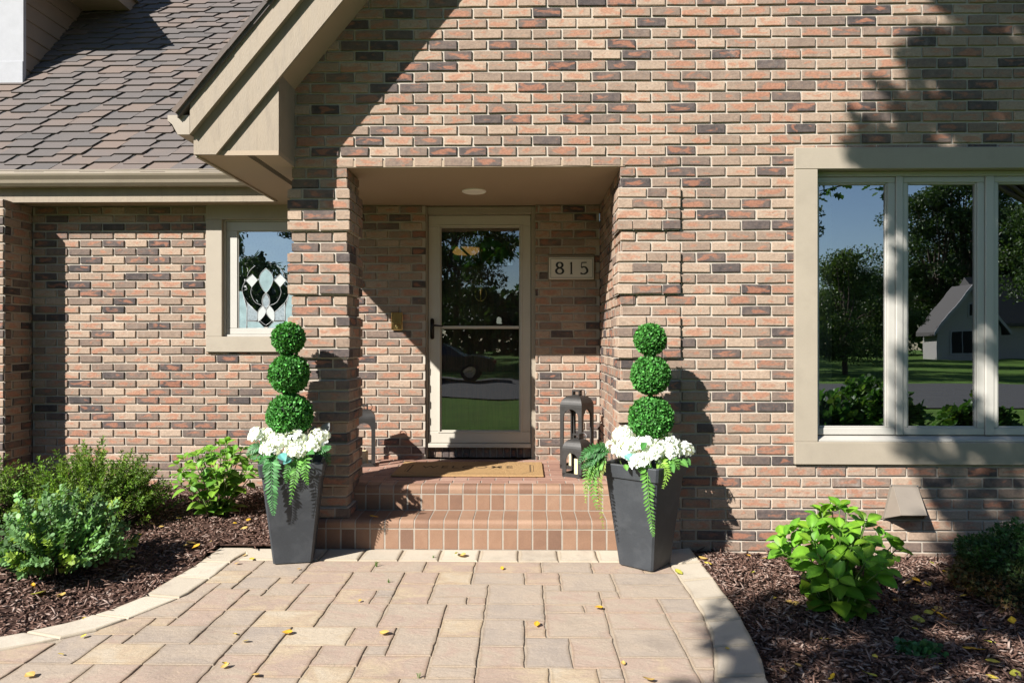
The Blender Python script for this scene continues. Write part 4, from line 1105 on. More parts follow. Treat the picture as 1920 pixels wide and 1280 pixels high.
# ------------------------------------------------------------------ planters with topiary
def planter(loc, rz, label):
    o = empty('planter', loc, label, 'planter', 'tall black tapered planters by the steps', rz)
    m = MB(); H = .655; wb, wt = .122, .192
    def ring(w, z, b=.012):
        return [(x, y, z) for x, y in ((-w+b, -w), (w-b, -w), (w, -w+b), (w, w-b), (w-b, w), (-w+b, w), (-w, w-b), (-w, -w+b))]
    prof = [(wb-.006, 0.), (wb, .006), (wb+(wt-wb)*.86, H*.86), (wb+(wt-wb)*.865, H*.866), (wt+.004, H*.872), (wt+.013, H-.006), (wt+.010, H), (wt-.012, H), (wt-.018, H-.008), (wt-.03, H-.09)]
    vs = []; 
    for w, z in prof: vs += ring(w, z)
    k = 8; n_ = len(prof)
    m.add(vs, [(i*k+j, i*k+(j+1) % k, (i+1)*k+(j+1) % k, (i+1)*k+j) for i in range(n_-1) for j in range(k)]+[tuple(range(k-1, -1, -1))])
    m.build('pot', ['planter_resin'], o, local=True)
    m = MB(); r = ring(wt-.028, H-.07); m.add(r, [tuple(range(8))]); m.build('soil', ['soil'], o, local=True)
    return o
LP = Vector((-1.516, -.268, .004)); RP = Vector((.77, -.346, .004))
planter(LP, math.radians(12), 'tall black tapered planter in front of the brick column, left of the steps')
planter(RP, math.radians(-39), 'tall black tapered planter turned cornerwise, right of the steps')
def topiary(x, y, balls, label):
    o = empty('topiary', (x, y, .6), label, 'topiary', 'triple ball topiaries in the planters')
    m = MB(); m.tube([(x, y, .57), (x+.002, y, balls[0][0]), (x-.003, y, balls[1][0]), (x, y, balls[2][0])], .0095, 8); m.build('trunk', ['stem_brown'], o, smooth=True)
    for z, r, bx in balls:
        n_ = int(5200*(r/.147)**2); dv = rdir(n_)
        bump_ = 1+.035*np.sin(dv[:, 0]*9+z*7)*np.sin(dv[:, 1]*8)*np.cos(dv[:, 2]*9)
        rr = r*bump_*(nr.uniform(.85, 1.0, n_)+(nr.rand(n_) < .05)*.05)
        pos = np.array([bx, y, z])+dv*rr[:, None]
        ld = norm(dv*.75+rdir(n_)*.75); nn = norm(dv+rdir(n_)*.55)
        base = np.array([.055, .205, .040]); v = nr.lognormal(0, .38, (n_, 1)); hue = nr.uniform(0, 1, (n_, 1))
        c = base*v*np.array([1, 1, 1])+hue*np.array([.018, .03, 0.])
        b = scatter('ball', RND[0], RND[1], pos, orient(ld, nn), nr.uniform(.013, .019, n_), c, 'plastic_leaf', o)
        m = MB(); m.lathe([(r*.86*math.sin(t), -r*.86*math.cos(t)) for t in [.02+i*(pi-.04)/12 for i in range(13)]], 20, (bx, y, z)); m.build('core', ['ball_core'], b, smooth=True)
sL = P(541, 634, LP.y); 
def ballset(lst, y):
    out = []
    for px, py, rpx in lst:
        c = P(px, py, y); out.append((c.z, rpx/F*(D0+y), c.x))
    return out[::-1]
bl = ballset(((541, 634, 29), (542, 701, 36), (543.5, 779, 41)), LP.y); topiary(bl[0][2], LP.y, bl, 'green triple ball topiary in the planter before the brick column')
brr = ballset(((1219, 636.5, 28.5), (1220, 703, 35.5), (1220.5, 784, 40)), RP.y); topiary(brr[0][2], RP.y, brr, 'green triple ball topiary in the planter right of the steps')
PET = ([(0, 0, 0), (.30, .35, .10), (.36, .75, .08), (0, 1, -.02), (-.36, .75, .08), (-.30, .35, .10), (0, .6, .0)], [(6, 0, 1), (6, 1, 2), (6, 2, 3), (6, 3, 4), (6, 4, 5), (6, 5, 0)])
def flowers(heads, pot, label, leaves):
    o = empty('hydrangea_bouquet', (pot.x, pot.y, .6), label, 'flowers', 'white silk hydrangeas in the planters')
    for c, r in heads:
        n_ = 58; dv = rdir(n_); dv[:, 2] = np.abs(dv[:, 2])*1.1-.35; dv = norm(dv)
        fc = np.array(c)+dv*(r*np.array([1.12, 1.05, .92]))*nr.uniform(.62, 1.10, (n_, 1))
        a = norm(np.cross(dv, rdir(n_))); b = np.cross(dv, a)
        P_, Dd, N_ = [], [], []
        for k in range(4):
            ang = k*pi/2; t = a*math.cos(ang)+b*math.sin(ang)
            P_.append(fc); Dd.append(t+dv*nr.uniform(.05, .5, (n_, 1))); N_.append(dv)
        P_ = np.concatenate(P_); Dd = np.concatenate(Dd); N_ = np.concatenate(N_)
        col = np.array([.93, .94, .95])*nr.uniform(.88, 1.03, (len(P_), 1))
        scatter('flower_head', PET[0], PET[1], P_, orient(Dd, N_), nr.uniform(.019, .027, len(P_)), col, 'petal', o)
        stem = MB(); stem.tube([(c[0]*.6+pot.x*.4, c[1]*.6+pot.y*.4, .57), (c[0], c[1], c[2])], .003, 5); stem.build('stem', ['stem_green'], o)
    for (c, dr, nn, ln, colr) in leaves:
        v, f, sh = OVAL
        l = scatter('leaf', v, f, np.array([c]), orient(np.array([dr]), np.array([nn])), np.array([[ln*.95, ln, ln]]), np.array([colr]), 'plastic_leaf', o, shade=sh, smooth=True)
def H(px, py, y, r=.06): return (tuple(P(px, py, y)), r)
yl = LP.y
hl = [H(485, 818, yl-.10, .056), H(508, 817, yl-.05, .058), H(524, 831, yl-.13, .062), H(508, 843, yl-.17, .055), H(553, 824, yl-.10, .068), H(556, 846, yl-.17, .058), H(598, 822, yl-.06, .062), H(588, 836, yl-.12, .052), H(572, 826, yl+.08, .055), H(527, 822, yl+.12, .055)]
teal = (.10, .30, .27); grn = (.05, .17, .04)
def LF(px, py, y, d, nn, ln, c): return (tuple(P(px, py, y)), d, nn, ln, c)
flowers(hl, LP, 'white hydrangea blooms in the planter before the brick column',
        [LF(526, 850, yl-.22, (.5, -.6, -.35), (.1, -.8, .7), .085, teal), LF(545, 858, yl-.22, (-.3, -.7, -.3), (.2, -.8, .6), .07, teal), LF(575, 850, yl-.18, (.6, -.5, .1), (0, -.6, .8), .08, grn), LF(515, 852, yl-.2, (-.6, -.5, -.1), (0, -.6, .8), .08, grn), LF(590, 848, yl-.1, (.8, -.3, .2), (0, -.5, .9), .08, grn), LF(490, 838, yl-.1, (-.8, -.3, .1), (0, -.5, .9), .08, grn),
         LF(583, 818, yl+.05, (.3, .2, .8), (.2, -1, .1), .075, (.13, .14, .14)), LF(604, 812, yl+.05, (.5, .1, .8), (.1, -1, .1), .085, (.15, .16, .16))])
yr = RP.y
hr = [H(1168, 815, yr-.02, .060), H(1153, 843, yr-.03, .064), H(1182, 836, yr-.12, .062), H(1199, 866, yr-.22, .052), H(1208, 834, yr-.14, .056), H(1222, 851, yr-.19, .052), H(1251, 832, yr-.06, .062), H(1255, 848, yr-.12, .052), H(1280, 844, yr-.02, .056), H(1236, 840, yr-.12, .05), H(1200, 826, yr+.08, .05), H(1175, 848, yr-.12, .055)]
flowers(hr, RP, 'white hydrangea blooms in the planter right of the steps',
        [LF(1172, 852, yr-.18, (.4, -.7, -.25), (.0, -.8, .6), .085, (.16, .36, .32)), LF(1186, 850, yr-.20, (.2, -.7, -.3), (.3, -.8, .6), .075, (.20, .42, .36)), LF(1202, 842, yr-.20, (.3, -.5, .5), (0, -.8, .6), .07, grn), LF(1268, 862, yr-.12, (.6, -.4, -.3), (.2, -.7, .7), .085, (.10, .25, .05)), LF(1250, 868, yr-.16, (.3, -.6, -.4), (.2, -.8, .6), .085, (.09, .24, .05)), LF(1283, 858, yr-.05, (.5, -.3, -.6), (.3, -.8, .4), .06, (.08, .20, .05)), LF(1172, 870, yr-.18, (.1, -.6, -.5), (.0, -.8, .6), .05, (.12, .28, .05))])
LFT = ([(0, 0, 0), (.10, .25, .03), (.16, .55, .04), (.08, .85, .0), (0, 1, -.05), (-.08, .85, .0), (-.16, .55, .04), (-.10, .25, .03), (0, .5, 0)], RND[1])
def frond(o, path, wmax, n_, col, facing, lift=.25, jit=.12):
    pts = [Vector(p) for p in spline([tuple(p) for p in path], 8)]; k = len(pts)
    rb = MB(); rb.tube(pts, [.0028*(1-.7*i/k) for i in range(k)], 5, col=tuple(c*1.25 for c in col))
    fo = rb.build('frond', ['plastic_leaf'], o)
    Ps, Ds, Ns, Ls = [], [], [], []
    for i in range(n_):
        t = (i+.5)/n_; q = t*(k-1); a = min(k-2, int(q)); p = pts[a].lerp(pts[a+1], q-a); tan = (pts[a+1]-pts[a]).normalized()
        side = tan.cross(Vector(facing)).normalized(); prof = min(1., t/.18)**.7*(1-t)**.55*1.25
        for sg in (-1, 1):
            dd = side*sg*(1+rnd.uniform(-jit, jit))+tan*(.55+.5*t)+Vector(facing)*rnd.uniform(-.15, lift)
            Ps.append(p); Ds.append(dd); Ns.append(Vector(facing)+Vector((rnd.uniform(-.3, .3), 0, rnd.uniform(-.1, .4)))); Ls.append(max(.012, wmax*prof*rnd.uniform(.85, 1.1)))
    Ps, Ds, Ns, Ls = map(np.array, (Ps, Ds, Ns, Ls))
    cc = np.array(col)*nr.lognormal(0, .22, (len(Ps), 1))
    scatter('leaflets', LFT[0], LFT[1], Ps, orient(Ds, Ns), Ls, cc, 'plastic_leaf', fo)
G1, G2, G3 = (.045, .155, .04), (.10, .26, .035), (.20, .33, .05)
fl_ = empty('fern', (LP.x, LP.y, .6), 'artificial fern trailing over the planter before the brick column', 'fern', 'artificial ferns in the planters')
def FP(*q): return [P(*p) for p in q]
y0 = yl-.20
frond(fl_, FP((512, 852, y0+.05), (509, 868, y0-.03), (509, 905, y0-.06), (511, 940, y0-.05), (513, 965, y0-.03)), .068, 24, (.075, .22, .07), (0, -1, .1))
frond(fl_, FP((560, 852, y0+.05), (556, 875, y0-.03), (550, 905, y0-.05), (544, 945, y0-.04)), .048, 18, (.11, .27, .05), (0, -1, .1))
frond(fl_, FP((570, 850, y0+.05), (574, 868, y0-.02), (572, 890, y0-.04), (577, 908, y0-.03)), .045, 12, (.10, .27, .04), (0, -1, .1))
frond(fl_, FP((552, 850, y0+.06), (545, 868, y0-.02), (538, 888, y0-.04), (536, 905, y0-.03)), .045, 13, (.06, .20, .03), (0, -1, .1))
frond(fl_, FP((585, 845, y0+.12), (605, 842, y0+.05), (620, 838, y0+.03)), .04, 12, (.05, .19, .05), (0, -1, .3))
frond(fl_, FP((600, 840, y0+.2), (612, 852, y0+.15), (618, 872, y0+.14)), .038, 10, (.06, .20, .05), (0, -1, .3))
frond(fl_, FP((500, 845, y0+.1), (488, 838, y0+.02), (474, 842, y0), (462, 852, y0)), .05, 14, (.08, .19, .08), (0, -1, .4))
frond(fl_, FP((500, 852, y0+.1), (486, 852, y0+.02), (470, 858, y0)), .045, 12, (.06, .19, .07), (0, -1, .4))
frond(fl_, FP((505, 850, y0+.05), (495, 862, y0), (490, 880, y0-.02)), .045, 12, (.05, .18, .05), (0, -1, .2))
fr_ = empty('fern', (RP.x, RP.y, .6), 'artificial fern trailing over the planter right of the steps', 'fern', 'artificial ferns in the planters')
y0 = yr-.19
nf = (-.35, -1, .15)
frond(fr_, FP((1215, 862, y0), (1214, 885, y0-.05), (1216, 930, y0-.06), (1221, 975, y0-.05), (1225, 1005, y0-.05)), .052, 26, (.12, .30, .05), (0, -1, .1))
frond(fr_, FP((1230, 860, y0), (1242, 872, y0-.03), (1250, 890, y0-.04), (1243, 915, y0-.05)), .048, 14, (.20, .36, .05), (0, -1, .1))
frond(fr_, FP((1205, 860, y0), (1198, 868, y0-.04), (1203, 885, y0-.05)), .04, 10, (.10, .27, .05), (0, -1, .1))
frond(fr_, FP((1240, 858, y0+.05), (1262, 862, y0+.02), (1272, 880, y0+.02)), .045, 10, (.10, .26, .04), (0, -1, .2))
for q, w, n_, c in ((((1142, 848), (1122, 846), (1106, 852), (1092, 862)), .045, 15, G1), (((1140, 852), (1118, 858), (1102, 866), (1090, 878)), .045, 14, G1), (((1140, 846), (1125, 850), (1112, 862), (1106, 880)), .045, 13, G1),
                    (((1130, 855), (1112, 872), (1102, 905), (1098, 942)), .040, 17, G3), (((1136, 858), (1122, 885), (1124, 930), (1131, 990)), .046, 24, (.16, .20, .03)), (((1138, 850), (1120, 868), (1110, 885), (1104, 920)), .038, 14, G2), (((1138, 840), (1124, 838), (1112, 846)), .04, 10, G1), (((1136, 852), (1114, 862), (1100, 885), (1096, 925)), .05, 18, G2), (((1138, 856), (1116, 876), (1112, 915), (1120, 955)), .052, 20, G2), (((1142, 846), (1116, 842), (1098, 850), (1086, 868)), .05, 15, G1)):
    pth = [P(px, py, yr-.10-.06*i/3) for i, (px, py) in enumerate(q)]
    frond(fr_, pth, w, n_, c, nf)
# ------------------------------------------------------------------ shrubs in the beds
def hydrangea(nm, label, x, y, R, H, nst, llen, base, yellow=.35, pairs=4, seed=1):
    global nr, rnd
    nr2 = np.random.RandomState(seed); r2 = random.Random(seed)
    z0 = mulch_z(x, y)-.02
    o = empty(nm, (x, y, z0), label, 'shrub', 'leafy hydrangea shrubs in the beds')
    m = MB(); Ps, Ds, Ns, Ls, Cs = [], [], [], [], []
    for s in range(nst):
        a = 2*pi*(s/nst)*1.618*3; q = math.sqrt((s+.5)/nst)
        ex = Vector((math.cos(a)*q*R, math.sin(a)*q*R, H*(1-.42*q*q)*r2.uniform(.85, 1.05)))
        p0 = Vector((x+math.cos(a)*q*.07, y+math.sin(a)*q*.07, z0)); p3 = Vector((x, y, z0))+ex
        p1 = p0.lerp(p3, .4)+Vector((0, 0, H*.10)); 
        path = [Vector(p) for p in spline([tuple(p0), tuple(p1), tuple(p3)], 6)]
        m.tube(path, [.0055*(1-.5*i/len(path)) for i in range(len(path))], 6)
        L_ = len(path)-1
        for k in range(pairs+1):
            t = 1-.21*k+r2.uniform(-.02, .02); 
            if t < .15: continue
            i = min(L_-1, int(t*L_)); p = path[i].lerp(path[i+1], t*L_-i); tan = (path[i+1]-path[i]).normalized()
            u = tan.orthogonal().normalized(); v = tan.cross(u); a0 = r2.uniform(0, pi)+k*pi/2
            for w in range(2 if k else 4):
                aa = a0+w*(pi if k else pi/2); out = u*math.cos(aa)+v*math.sin(aa)
                d = out+tan*(.6 if k == 0 else .3)+Vector((0, 0, r2.uniform(-.15, .35)))
                Ps.append(p+out*.012); Ds.append(d); Ns.append(Vector((0, 0, 1))*.9+tan*.4+Vector((-.15, -.35, 0))+Vector((r2.uniform(-.3, .3), r2.uniform(-.3, .3), 0)))
                Ls.append(llen*(r2.uniform(.45, .75) if k == 0 else r2.uniform(.8, 1.15)))
                f = r2.uniform(.7, 1.15)*(1.15 if k < 2 else .9); yv_ = yellow*(r2.random()**2)
                c = [b*f for b in base]; c = [c[0]+yv_*.10, c[1]+yv_*.06, c[2]]
                Cs.append(c)
    m.build('stem', ['stem_green'], o, smooth=True)
    v, f, sh = OVAL
    scatter('foliage', v, f, np.array(Ps), orient(np.array(Ds), np.array(Ns)), np.array(Ls), np.array(Cs), 'leaf', o, shade=sh, smooth=True)
    return o
hydrangea('hydrangea_shrub', 'bright green broad leaved hydrangea shrub in the right bed below the picture window', 1.73, -.97, .33, .57, 28, .125, (.10, .255, .022), .7, 4, 5)
hydrangea('hydrangea_shrub', 'pale green upright hydrangea shrub against the brick between the leaded window and the left planter', -2.36, .52, .34, .60, 26, .102, (.11, .26, .03), .8, 5, 9)

def twiggy(nm, label, x, y, RX_, RY_, H, nst, nl, ll, cols, base, mat='leaf', droop=.2, spread=1., group=None, cat='shrub'):
    z0 = mulch_z(x, y)-.02
    o = empty(nm, (x, y, z0), label, cat, group)
    m = MB(); Ps, Ds, Ns, Cs = [], [], [], []
    for s in range(nst):
        a = rnd.uniform(0, 2*pi); q = rnd.random()**.55
        tip = Vector((x+math.cos(a)*q*RX_, y+math.sin(a)*q*RY_, z0+H*math.sqrt(max(.02, 1-(q*.93)**2))*rnd.uniform(.62, 1.28)))
        p0 = Vector((x+math.cos(a)*q*RX_*.25, y+math.sin(a)*q*RY_*.25, z0))
        mid = p0.lerp(tip, .55)+Vector((0, 0, H*droop))
        path = [Vector(p) for p in spline([tuple(p0), tuple(mid), tuple(tip)], 6)]; L_ = len(path)-1
        m.tube(path, [.0032*(1-.7*i/L_) for i in range(L_+1)], 4, cap=False)
        tone_ = rnd.lognormvariate(0, .22); ci = cols[0] if rnd.random() > .12 else cols[1]
        for k in range(nl):
            t = .22+.78*(k+.5)/nl; i = min(L_-1, int(t*L_)); p = path[i].lerp(path[i+1], t*L_-i); tan = (path[i+1]-path[i]).normalized()
            u = tan.orthogonal().normalized(); v = tan.cross(u); aa = k*2.4+rnd.uniform(-.5, .5)
            out = u*math.cos(aa)+v*math.sin(aa)
            Ps.append(p+out*ll*.1); Ds.append(out*.9+tan*.55+Vector((0, 0, .1))); Ns.append(Vector((-.5, -.7, 1.))+out*.25+Vector((rnd.uniform(-.5, .5), rnd.uniform(-.5, .5), 0)))
            f = tone_*rnd.uniform(.75, 1.25); Cs.append([c*f for c in ci])
    m.build('stem', ['stem_brown'], o, smooth=True)
    Ls = np.array([ll*rnd.uniform(.65, 1.2) for _ in Ps])
    scatter('foliage', base[0], base[1], np.array(Ps), orient(np.array(Ds), np.array(Ns)), Ls, np.array(Cs), mat, o)
    return o
twiggy('spirea_shrub', 'blue green small leaved shrub at the front of the left bed beside the kerb', -2.86, -.62, .48, .40, .47, 170, 38, .030, ((.13, .245, .085), (.22, .32, .05)), RND, droop=.10)
NDL = ([(0, 0, 0), (.16, .4, .03), (0, 1, 0), (-.16, .4, .03)], [(0, 1, 2), (0, 2, 3)])
def juniper(label, x, y, RX_, RY_, H, nst, cols):
    z0 = mulch_z(x, y)-.02
    o = empty('juniper_shrub', (x, y, z0), label, 'shrub', 'yellow green juniper shrubs at the left')
    m = MB(); Ps, Ds, Ns, Cs, Ls = [], [], [], [], []
    for s in range(nst):
        a = rnd.uniform(0, 2*pi); q = rnd.random()**.5
        base = Vector((x+math.cos(a)*q*RX_*.75, y+math.sin(a)*q*RY_*.75, z0+H*math.sqrt(max(0, 1-q*q))*rnd.uniform(.45, .85)))
        d = Vector((math.cos(a)*q*1.1+rnd.uniform(-.3, .5), math.sin(a)*q*.8+rnd.uniform(-.4, .3), rnd.uniform(.25, 1.))).normalized(); ln = rnd.uniform(.09, .26)
        side = d.orthogonal().normalized(); tone_ = rnd.lognormvariate(0, .25); col = cols[0] if rnd.random() < .6 else cols[1]
        tip = base+d*ln+Vector((0, 0, .02)); m.tube([base-d*.1, base, tip], [.003, .0025, .001], 4, cap=False)
        nsub = int(ln/.013)
        for k in range(nsub):
            t = k/nsub; p = base.lerp(tip, t); up = d.cross(side)
            ang = k*2.4; tw = side*math.cos(ang)+up*math.sin(ang); sl = .045*(1-t*.7)
            for j in range(7):
                pp = p+(tw*.8+d*.5)*sl*j/7; a2 = rnd.uniform(0, 2*pi); o2 = side*math.cos(a2)+up*math.sin(a2)
                Ps.append(pp); Ds.append(tw*.4+d*.7+o2*.8); Ns.append(Vector((rnd.uniform(-1, 1), rnd.uniform(-1, .3), rnd.uniform(.2, 1)))); f = tone_*rnd.uniform(.6, 1.3); Cs.append([c*f for c in col]); Ls.append(rnd.uniform(.014, .026))
    m.build('stem', ['stem_brown'], o, smooth=True)
    scatter('foliage', NDL[0], NDL[1], np.array(Ps), orient(np.array(Ds), np.array(Ns)), np.array(Ls)*1.1, np.array(Cs), 'leaf', o)
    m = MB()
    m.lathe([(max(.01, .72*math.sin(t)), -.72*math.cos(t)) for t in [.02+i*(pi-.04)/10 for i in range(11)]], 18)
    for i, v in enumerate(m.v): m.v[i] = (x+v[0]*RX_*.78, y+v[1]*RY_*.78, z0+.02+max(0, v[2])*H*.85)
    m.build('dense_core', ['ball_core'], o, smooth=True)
    return o
JC = ((.12, .225, .025), (.18, .28, .035))
juniper('feathery yellow green juniper behind the small leaved shrub, against the left brick wall', -3.25, .33, .58, .42, .50, 330, JC)
juniper('darker juniper at the left edge of the bed beside the wing wall', -4.05, .12, .42, .45, .54, 230, ((.09, .19, .025), (.15, .25, .032)))
# clipped cypress with browned foot at the right
def cypress():
    x, y, R, H = 2.93, -.72, .36, .41; z0 = mulch_z(x, y)-.03
    o = empty('cypress_shrub', (x, y, z0), 'rounded dark green shrub with browned lower foliage at the right edge of the bed', 'shrub')
    n_ = 15000; dv = rdir(n_); dv[:, 2] = np.abs(dv[:, 2])**.8*np.sign(dv[:, 2]); dv = dv[dv[:, 2] > -.25]; n_ = len(dv)
    lump = 1+.10*np.sin(dv[:, 0]*7+1)*np.sin(dv[:, 1]*6)+.07*np.sin(dv[:, 2]*9+dv[:, 0]*5)
    rr = lump*nr.uniform(.72, 1.03, n_)**.8
    pos = np.array([x, y, z0+.10])+dv*rr[:, None]*np.array([R, R*.95, H-.10])
    pos = pos[pos[:, 2] > z0]; 
    k = len(pos); dd = norm(pos-np.array([x, y, z0+.1])); ld = norm(dd*.5+rdir(k)*.8+np.array([0, 0, -.2]))
    hgt_ = (pos[:, 2]-z0)/H; patch = .17*np.sin(pos[:, 0]*17)*np.sin(pos[:, 1]*13+1)+.12*np.sin(pos[:, 0]*31+pos[:, 2]*20)
    brown = np.clip((.60-hgt_+patch)*3.2, 0, 1)*(nr.rand(k)**.5)
    c = np.array([.033, .085, .022])*(1-brown[:, None])+np.array([.15, .075, .035])*brown[:, None]
    c *= nr.lognormal(0, .35, (k, 1))
    spray = ([(0, 0, 0), (.10, .3, 0), (.34, .55, .03), (.12, .6, .02), (0, 1, 0), (-.12, .6, .02), (-.34, .55, .03), (-.10, .3, 0)], [(0, 1, 3, 4), (1, 2, 3), (0, 4, 5, 7), (7, 5, 6)])
    scatter('foliage', spray[0], spray[1], pos, orient(ld, rdir(k)+np.array([0, -.6, .6])), nr.uniform(.022, .044, k), c, 'leaf', o)
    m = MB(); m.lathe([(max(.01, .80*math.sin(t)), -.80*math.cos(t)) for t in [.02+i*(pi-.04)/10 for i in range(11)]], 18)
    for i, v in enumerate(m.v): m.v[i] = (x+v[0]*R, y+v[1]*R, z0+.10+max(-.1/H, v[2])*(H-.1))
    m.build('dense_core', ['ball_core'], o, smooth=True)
    m = MB(); m.tube([(x, y, z0-.02), (x, y, z0+.12)], .02, 6); m.build('stem', ['stem_brown'], o)
cypress()
g_ = G(1716, 1222, -.05)
twiggy('ground_weed', 'low green weed spreading on the shaded mulch of the right bed', g_.x, g_.y, .13, .10, .05, 26, 7, .032, ((.05, .14, .05), (.08, .18, .05)), RND, droop=.3, cat='weed')
mb = MB()
def tuft(px, py, n_, h):
    g0 = G(px, py); o = empty('grass_tuft', (g0.x, g0.y, -.004), TUFT[0], 'grass tuft', 'grass tufts in the patio joints')
    m = MB()
    for k in range(n_):
        a = rnd.uniform(0, 2*pi); q = rnd.uniform(.3, 1.); ln = h*rnd.uniform(.6, 1.1); t = Vector((math.cos(a), math.sin(a), 0)); s_ = Vector((-t.y, t.x, 0))*.0014
        p0 = g0+t*.004; p1 = g0+t*ln*.45*q+Vector((0, 0, ln*.7)); p2 = g0+t*ln*q+Vector((0, 0, ln*.75))
        c = (.10*rnd.uniform(.7, 1.3), .22*rnd.uniform(.7, 1.2), .03)
        m.add([p0-s_, p0+s_, p1+s_*.8, p1-s_*.8, p2], [(0, 1, 2, 3), (3, 2, 4)], 0, c)
    m.build('blades', ['leaf'], o)
for TUFT in (('grass tuft in the paver joint right of the left planter', 706, 1062, 16, .045), ('small grass tuft in a long joint below the bigger tuft', 729, 1092, 12, .03), ('small grass tuft by the light stone row below the steps', 812, 1046, 10, .03), ('thin grass sprig in a joint at the bottom of the patio', 785, 1270, 8, .03)):
    tuft(*TUFT[1:])

# fallen leaves: individuals sharing a few meshes
def leafmesh(seed, long_):
    r3 = random.Random(seed); m = MB(); v, f, sh = OVAL
    cu_ = r3.uniform(.2, .7); tw = r3.uniform(-.6, .6); wd = .35 if long_ else r3.uniform(.8, 1.25)
    vs = [(x*wd, y_-.5, .14+z*.5+cu_*(y_-.5)**2+tw*x*(y_-.5)) for x, y_, z in v]
    c = r3.choice(((.62, .40, .03), (.55, .30, .03), (.50, .33, .10), (.36, .17, .04), (.60, .46, .07), (.42, .40, .06)))
    o_ = len(m.v); m.v += vs; m.c += [tuple(min(1, q*k) for q in c) for k in sh]
    for ff in f: m.f.append(ff); m.m.append(0)
    return m
LMESH = []
for i in range(9):
    o = leafmesh(i, i >= 7).build('fallen_leaf', ['dry_leaf'], None, smooth=True); LMESH.append(o.data); bpy.data.objects.remove(o)
def drop(px, py, bedname, L_, k=None, z=None):
    for it in range(3):
        z0 = 0 if z is None else z; g1 = G(px, py, z0)
        if z is None: z = mulch_z(g1.x, g1.y) if bedname != 'patio' else .003
        g1 = G(px, py, z)
    o = bpy.data.objects.new('fallen_leaf', LMESH[k if k is not None else rnd.randrange(7)]); COL.objects.link(o)
    o.location = g1+Vector((0, 0, .008 if bedname != 'patio' else .002)); o.scale = (L_,)*3; o.rotation_euler = (rnd.uniform(-.3, .3), rnd.uniform(-.3, .3), rnd.uniform(0, 6.28))
    lab = {'patio': 'small yellow leaf fallen on the tan patio pavers', 'left': 'yellow or brown leaf fallen on the mulch of the left bed', 'right': 'yellow or brown leaf fallen on the mulch of the right bed'}[bedname]
    tag(o, lab, 'leaf', {'patio': 'leaves fallen on the patio', 'left': 'leaves fallen on the left bed', 'right': 'leaves fallen on the right bed'}[bedname])
for px, py, s, k in ((857, 1042, .10, 7), (868, 1044, .07, 0), (538, 1188, .055, 4), (722, 1189, .055, 0), (1007, 1172, .045, 4), (458, 1043, .04, 0), (472, 1049, .04, 3), (445, 1057, .035, 1), (440, 1190, .035, 3), (422, 1251, .04, 0), (560, 1068, .03, 4), (675, 1127, .025, 4), (157, 1194, .035, 3), (113, 1228, .03, 3), (56, 1268, .05, 1), (478, 1268, .045, 1), (1122, 1141, .05, 4), (1168, 1245, .03, 0), (1215, 1278, .06, 0), (942, 1066, .035, 4), (460, 1204, .04, 3), (420, 1245, .03, 2), (1272, 1075, .06, 5), (1363, 1217, .03, 3)):
    drop(px, py, 'patio', s, k)
for px, py, s, k in ((358, 1022, .07, 1), (368, 1028, .06, 4), (350, 1026, .05, 0), (458, 994, .06, 1), (466, 978, .05, 4), (395, 1018, .03, 0), (302, 990, .04, 1), (210, 970, .07, 2), (212, 948, .05, 2), (75, 1118, .09, 5), (115, 1120, .06, 1), (62, 1104, .09, 8), (248, 1066, .04, 0), (262, 1005, .04, 3), (285, 985, .05, 1), (440, 985, .05, 2), (335, 975, .05, 3), (160, 1165, .05, 3)):
    drop(px, py, 'left', s, k)
for px, py, s, k in ((1318, 1051, .06, 0), (1327, 1060, .05, 3), (1433, 1050, .05, 1), (1403, 1044, .035, 4), (1410, 1077, .05, 5), (1478, 1133, .055, 0), (1450, 1125, .04, 3), (1715, 1092, .08, 4), (1728, 1102, .07, 1), (1702, 1096, .07, 0), (1740, 1098, .06, 3), (1716, 1136, .05, 0), (1757, 1146, .06, 0), (1742, 1154, .06, 5), (1760, 1160, .11, 8), (1720, 1168, .08, 5), (1713, 1183, .05, 5), (1545, 1203, .05, 3), (1496, 1252, .045, 0), (1630, 1272, .08, 7), (1827, 1226, .10, 8), (1855, 1210, .07, 7), (1790, 1175, .05, 1), (1898, 1170, .07, 2), (1848, 1185, .035, 3), (1804, 1122, .06, 3), (1798, 1112, .06, 0), (1758, 1251, .05, 3), (1862, 1246, .06, 3), (1905, 1270, .06, 5), (1860, 1275, .05, 3), (1470, 1262, .04, 1), (1590, 1152, .06, 0), (1600, 1160, .05, 1), (1575, 1156, .05, 3), (1685, 1130, .06, 1), (1770, 1075, .05, 2), (1752, 1062, .07, 5), (1640, 1235, .035, 3), (1560, 1275, .05, 2), (1492, 1136, .05, 1), (1508, 1102, .05, 0), (1515, 1118, .05, 4)):
    drop(px, py, 'right', s, k)
o = bpy.data.objects.new('fallen_leaf', LMESH[8]); COL.objects.link(o); o.location = G(701, 971, Z1+.004); o.scale = (.075,)*3; o.rotation_euler = (.1, 0, 1.2); tag(o, 'yellow leaf lying on the lower porch step', 'leaf')

